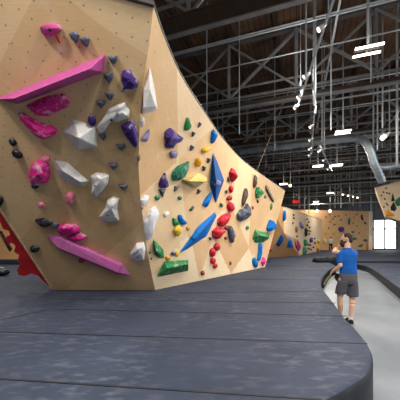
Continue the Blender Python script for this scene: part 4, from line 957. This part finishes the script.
for i in range(16):
    q = rc.uniform(7, 33); z = rc.uniform(6.9, 9.6); s_a = s_of(rc.uniform(150, 260), q); s_b = s_of(rc.uniform(330, 440), q)
    bm = bmesh.new(); tube(bm, [B(s_a, q, z), B((s_a+s_b)/2, q, z), B(s_b, q, z)], .014+.0008*q, 6)
    tag(link('ceiling_pipe', bm, M['conduit']), 'thin pale pipe, one of many crossing the dark roof space', 'pipe', 'thin pipes crossing the roof space')
bm = bmesh.new(); tube(bm, [top(0.62)+Vector((0, 0, .03)), P(281, 110, 11.5), P(301, 62, 11.2)], .014, 6); tag(link('cable', bm, M['ply_edge']), 'thin pale cable rising from the wall top to the trusses', 'cable')

# ------------------------------------------------------------------ lamps and added fill lights
LP = 110.0
def area(loc, power, size, col=(1, .93, .84), rot=None):
    l = bpy.data.lights.new('lamp_fill_light', 'AREA'); l.energy = power; l.size = size; l.color = col
    o = bpy.data.objects.new('lamp_fill_light', l); C.objects.link(o); o.location = loc
    if rot: o.rotation_euler = rot
    return o
def make_lamp(c0, label):
    r = empty('pendant_lamp', c0, label, 'lamp', 'twin-tube pendant lamps')
    bm = bmesh.new(); box(bm, c0+Vector((0, 0, .05)), (.60, .10, .06), RB); box(bm, c0+Vector((0, 0, .03)), (.05, .40, .03), RB); link('housing', bm, M['reflector'], r)
    for d in (-.15, .15):
        bm = bmesh.new(); a = c0+V*d; tube(bm, [a-U*.30+Vector((0, 0, -.01)), a+Vector((0, 0, -.01)), a+U*.30+Vector((0, 0, -.01))], .03, 10); link('tube', bm, M['lamp'], r)
    bm = bmesh.new(); tube(bm, [c0+Vector((0, 0, .08)), Vector((c0.x, c0.y, (c0.z+ROOF)/2)), Vector((c0.x, c0.y, ROOF-.02))], .03, 8); link('stem', bm, M['conduit'], r)
    return r
ZL = 6.3
spots_ = [(368, 50, 'big lit twin-tube pendant lamp at the upper right'), (343, 132, 'twin-tube pendant lamp above the bend of the silver duct'), (318, 166, 'twin-tube pendant lamp below the silver duct'),
          (337, 165, 'twin-tube pendant lamp right of the one below the duct'), (330, 193, 'twin-tube pendant lamp left of the bulb row'), (316, 201.7, 'small twin-tube pendant lamp above the cream wall'), (283.5, 184, 'twin-tube pendant lamp just above the right end of the tall wall')]
first = None
def dup(r, loc, label):
    c_ = r.copy(); C.objects.link(c_); c_.location = loc; c_['label'] = label
    for ch in r.children:
        d = ch.copy(); C.objects.link(d); d.parent = c_
    return c_
for x, y, lb in spots_:
    p = on_z(x, y, ZL)
    if first is None: first = make_lamp(p, lb)
    else: dup(first, p, lb)
    area(p-Vector((0, 0, .08)), LP*1.3, .5)
for x, y in ((4.5, 1.5), (0.8, 1.2), (-3.0, 0.5), (2.2, -2.5), (-3.5, -2.5), (7.5, 4.5), (9.5, 9.5), (3.2, 8.5), (-7.5, 3.0), (-8.5, 8.5), (-9.0, 13.5)):  # unseen fill lights without fixtures, the last ones added to brighten the left
    area(Vector((x, y, ZL-.08)), LP*1.5, .6); area(Vector((x, y, ZL+.1)), LP*.2, .6, rot=(math.pi, 0, 0))  # second one points up, fill added to brighten the roof
# spotlight rails
def spot_head(parent, p, aim, mat=M['lens']):
    d = aim.normalized()
    bm = bmesh.new(); tube(bm, [p, p+d*.05, p+d*.17], [.028, .04, .062], 12); h = link('spot_head', bm, M['white_metal'], parent)
    bm = bmesh.new(); tube(bm, [p+d*.171, p+d*.178], [.052, .052], 12); link('lens', bm, mat, h)
def rail(a, b, heads, aim, label, mat=M['lens']):
    r = empty('track_light', a, label, 'track light', 'spotlight rails')
    bm = bmesh.new(); bar(bm, a, b, .045, .045); link('rail', bm, M['conduit'], r)
    for u in heads: spot_head(r, a.lerp(b, u)+Vector((0, 0, -.04)), aim, mat)
    for u in (.12, .88):
        p = a.lerp(b, u); bm = bmesh.new(); tube(bm, [p, Vector((p.x, p.y, (p.z+ROOF)/2)), Vector((p.x, p.y, ROOF-.02))], .012, 6); link('suspension', bm, M['conduit'], r)
aimL = Vector((-.75, .15, -.55))
rail(on_z(336, -8, 6), on_z(298, 106, 6), (.16, .55, .80, .96), aimL, 'long slanted spotlight rail with four heads near the top')
rail(on_z(314.5, 112, 6), on_z(311.5, 154, 6), (.2, .5, .75, .95), aimL, 'short steep spotlight rail left of the lamp over the duct')
rail(on_z(320, 146, 6), on_z(332, 171, 6), (.08, .4, .8), aimL, 'slanted spotlight rail below the silver duct')
rail(on_z(338, 192.5, 5.6), on_z(361, 197.5, 5.6), (.16, .38, .60, .8), Vector((-.1, -.8, -.5)), 'spotlight rail with a row of four glowing bulbs', M['bulb'])
a_ = P(389, 136, 9.4); r = empty('spotlight', a_, 'very bright spotlight pair below the twin-tube lamp at right', 'spotlight')
bm = bmesh.new(); bar(bm, P(381, 136, 9.4), P(390, 133, 9.4), .03, .03); link('bracket', bm, M['conduit'], r)
spot_head(r, P(384, 133.5, 9.4), Vector((-.2, -.5, -.7))); spot_head(r, P(389, 132.5, 9.4), Vector((-.5, .2, -.7)))
bm = bmesh.new(); ell(bm, P(382.5, 138, 9.3), (.07, .07, .07)); link('bulb', bm, M['bulb'], r)
for x, y, Y, lb in ((290.2, 185.5, 18, 'round warm pendant bulb above the right end of the tall wall'), (317, 211, 30, 'left round bulb above the far orange wall'), (330, 211, 30, 'right round bulb above the far orange wall')):
    p = P(x, y, Y); r = empty('pendant_bulb', p, lb, 'lamp', 'round pendant bulbs')
    bm = bmesh.new(); ell(bm, p, (.10*Y/22,)*3); link('bulb', bm, M['bulb'], r)
    bm = bmesh.new(); tube(bm, [p+Vector((0, 0, .07)), p+Vector((0, 0, .2))], .05, 8); link('cap', bm, M['black'], r)
    bm = bmesh.new(); tube(bm, [p+Vector((0, 0, .15)), Vector((p.x, p.y, (p.z+ROOF)/2)), Vector((p.x, p.y, ROOF-.02))], .022, 6); link('stem', bm, M['conduit'], r)
# exit sign
YE = 24.0
p = P(296, 202, YE); r = empty('exit_sign', p, 'small red exit sign hanging above the cream wall', 'exit sign')
bm = bmesh.new(); box(bm, p, (.64, .08, .46)); link('case', bm, M['exit_case'], r)
fc = bpy.data.curves.new('letters', 'FONT'); fc.body = 'EXIT'; fc.size = .30; fc.align_x = 'CENTER'; fc.align_y = 'CENTER'; fc.extrude = .008; fc.offset = .006
ft = bpy.data.objects.new('letters_text', fc); C.objects.link(ft)
bpy.context.view_layer.update()
me = bpy.data.meshes.new_from_object(ft.evaluated_get(bpy.context.evaluated_depsgraph_get())); bpy.data.objects.remove(ft)
me.materials.clear(); me.materials.append(M['exit_red'])
fo = bpy.data.objects.new('letters', me); C.objects.link(fo); fo.parent = r; fo.location = (0, -.05, 0); fo.rotation_euler = (math.pi/2, 0, 0)
for d in (-.2, .2):
    bm = bmesh.new(); tube(bm, [p+Vector((d, 0, .22)), Vector((p.x+d, p.y, (p.z+ROOF)/2)), Vector((p.x+d, p.y, ROOF-.02))], .015, 6); link('suspension', bm, M['conduit'], r)

# ------------------------------------------------------------------ daylight
w = bpy.data.worlds.new('world'); bpy.context.scene.world = w; w.use_nodes = True
w.node_tree.nodes['Background'].inputs[0].default_value = (0.93, 0.97, 1.0, 1); w.node_tree.nodes['Background'].inputs[1].default_value = 3.5
vs = bpy.context.scene.view_settings
vs.view_transform = 'Standard'; vs.look = 'None'; vs.gamma = 1; vs.exposure = 0.5; vs.use_curve_mapping = False
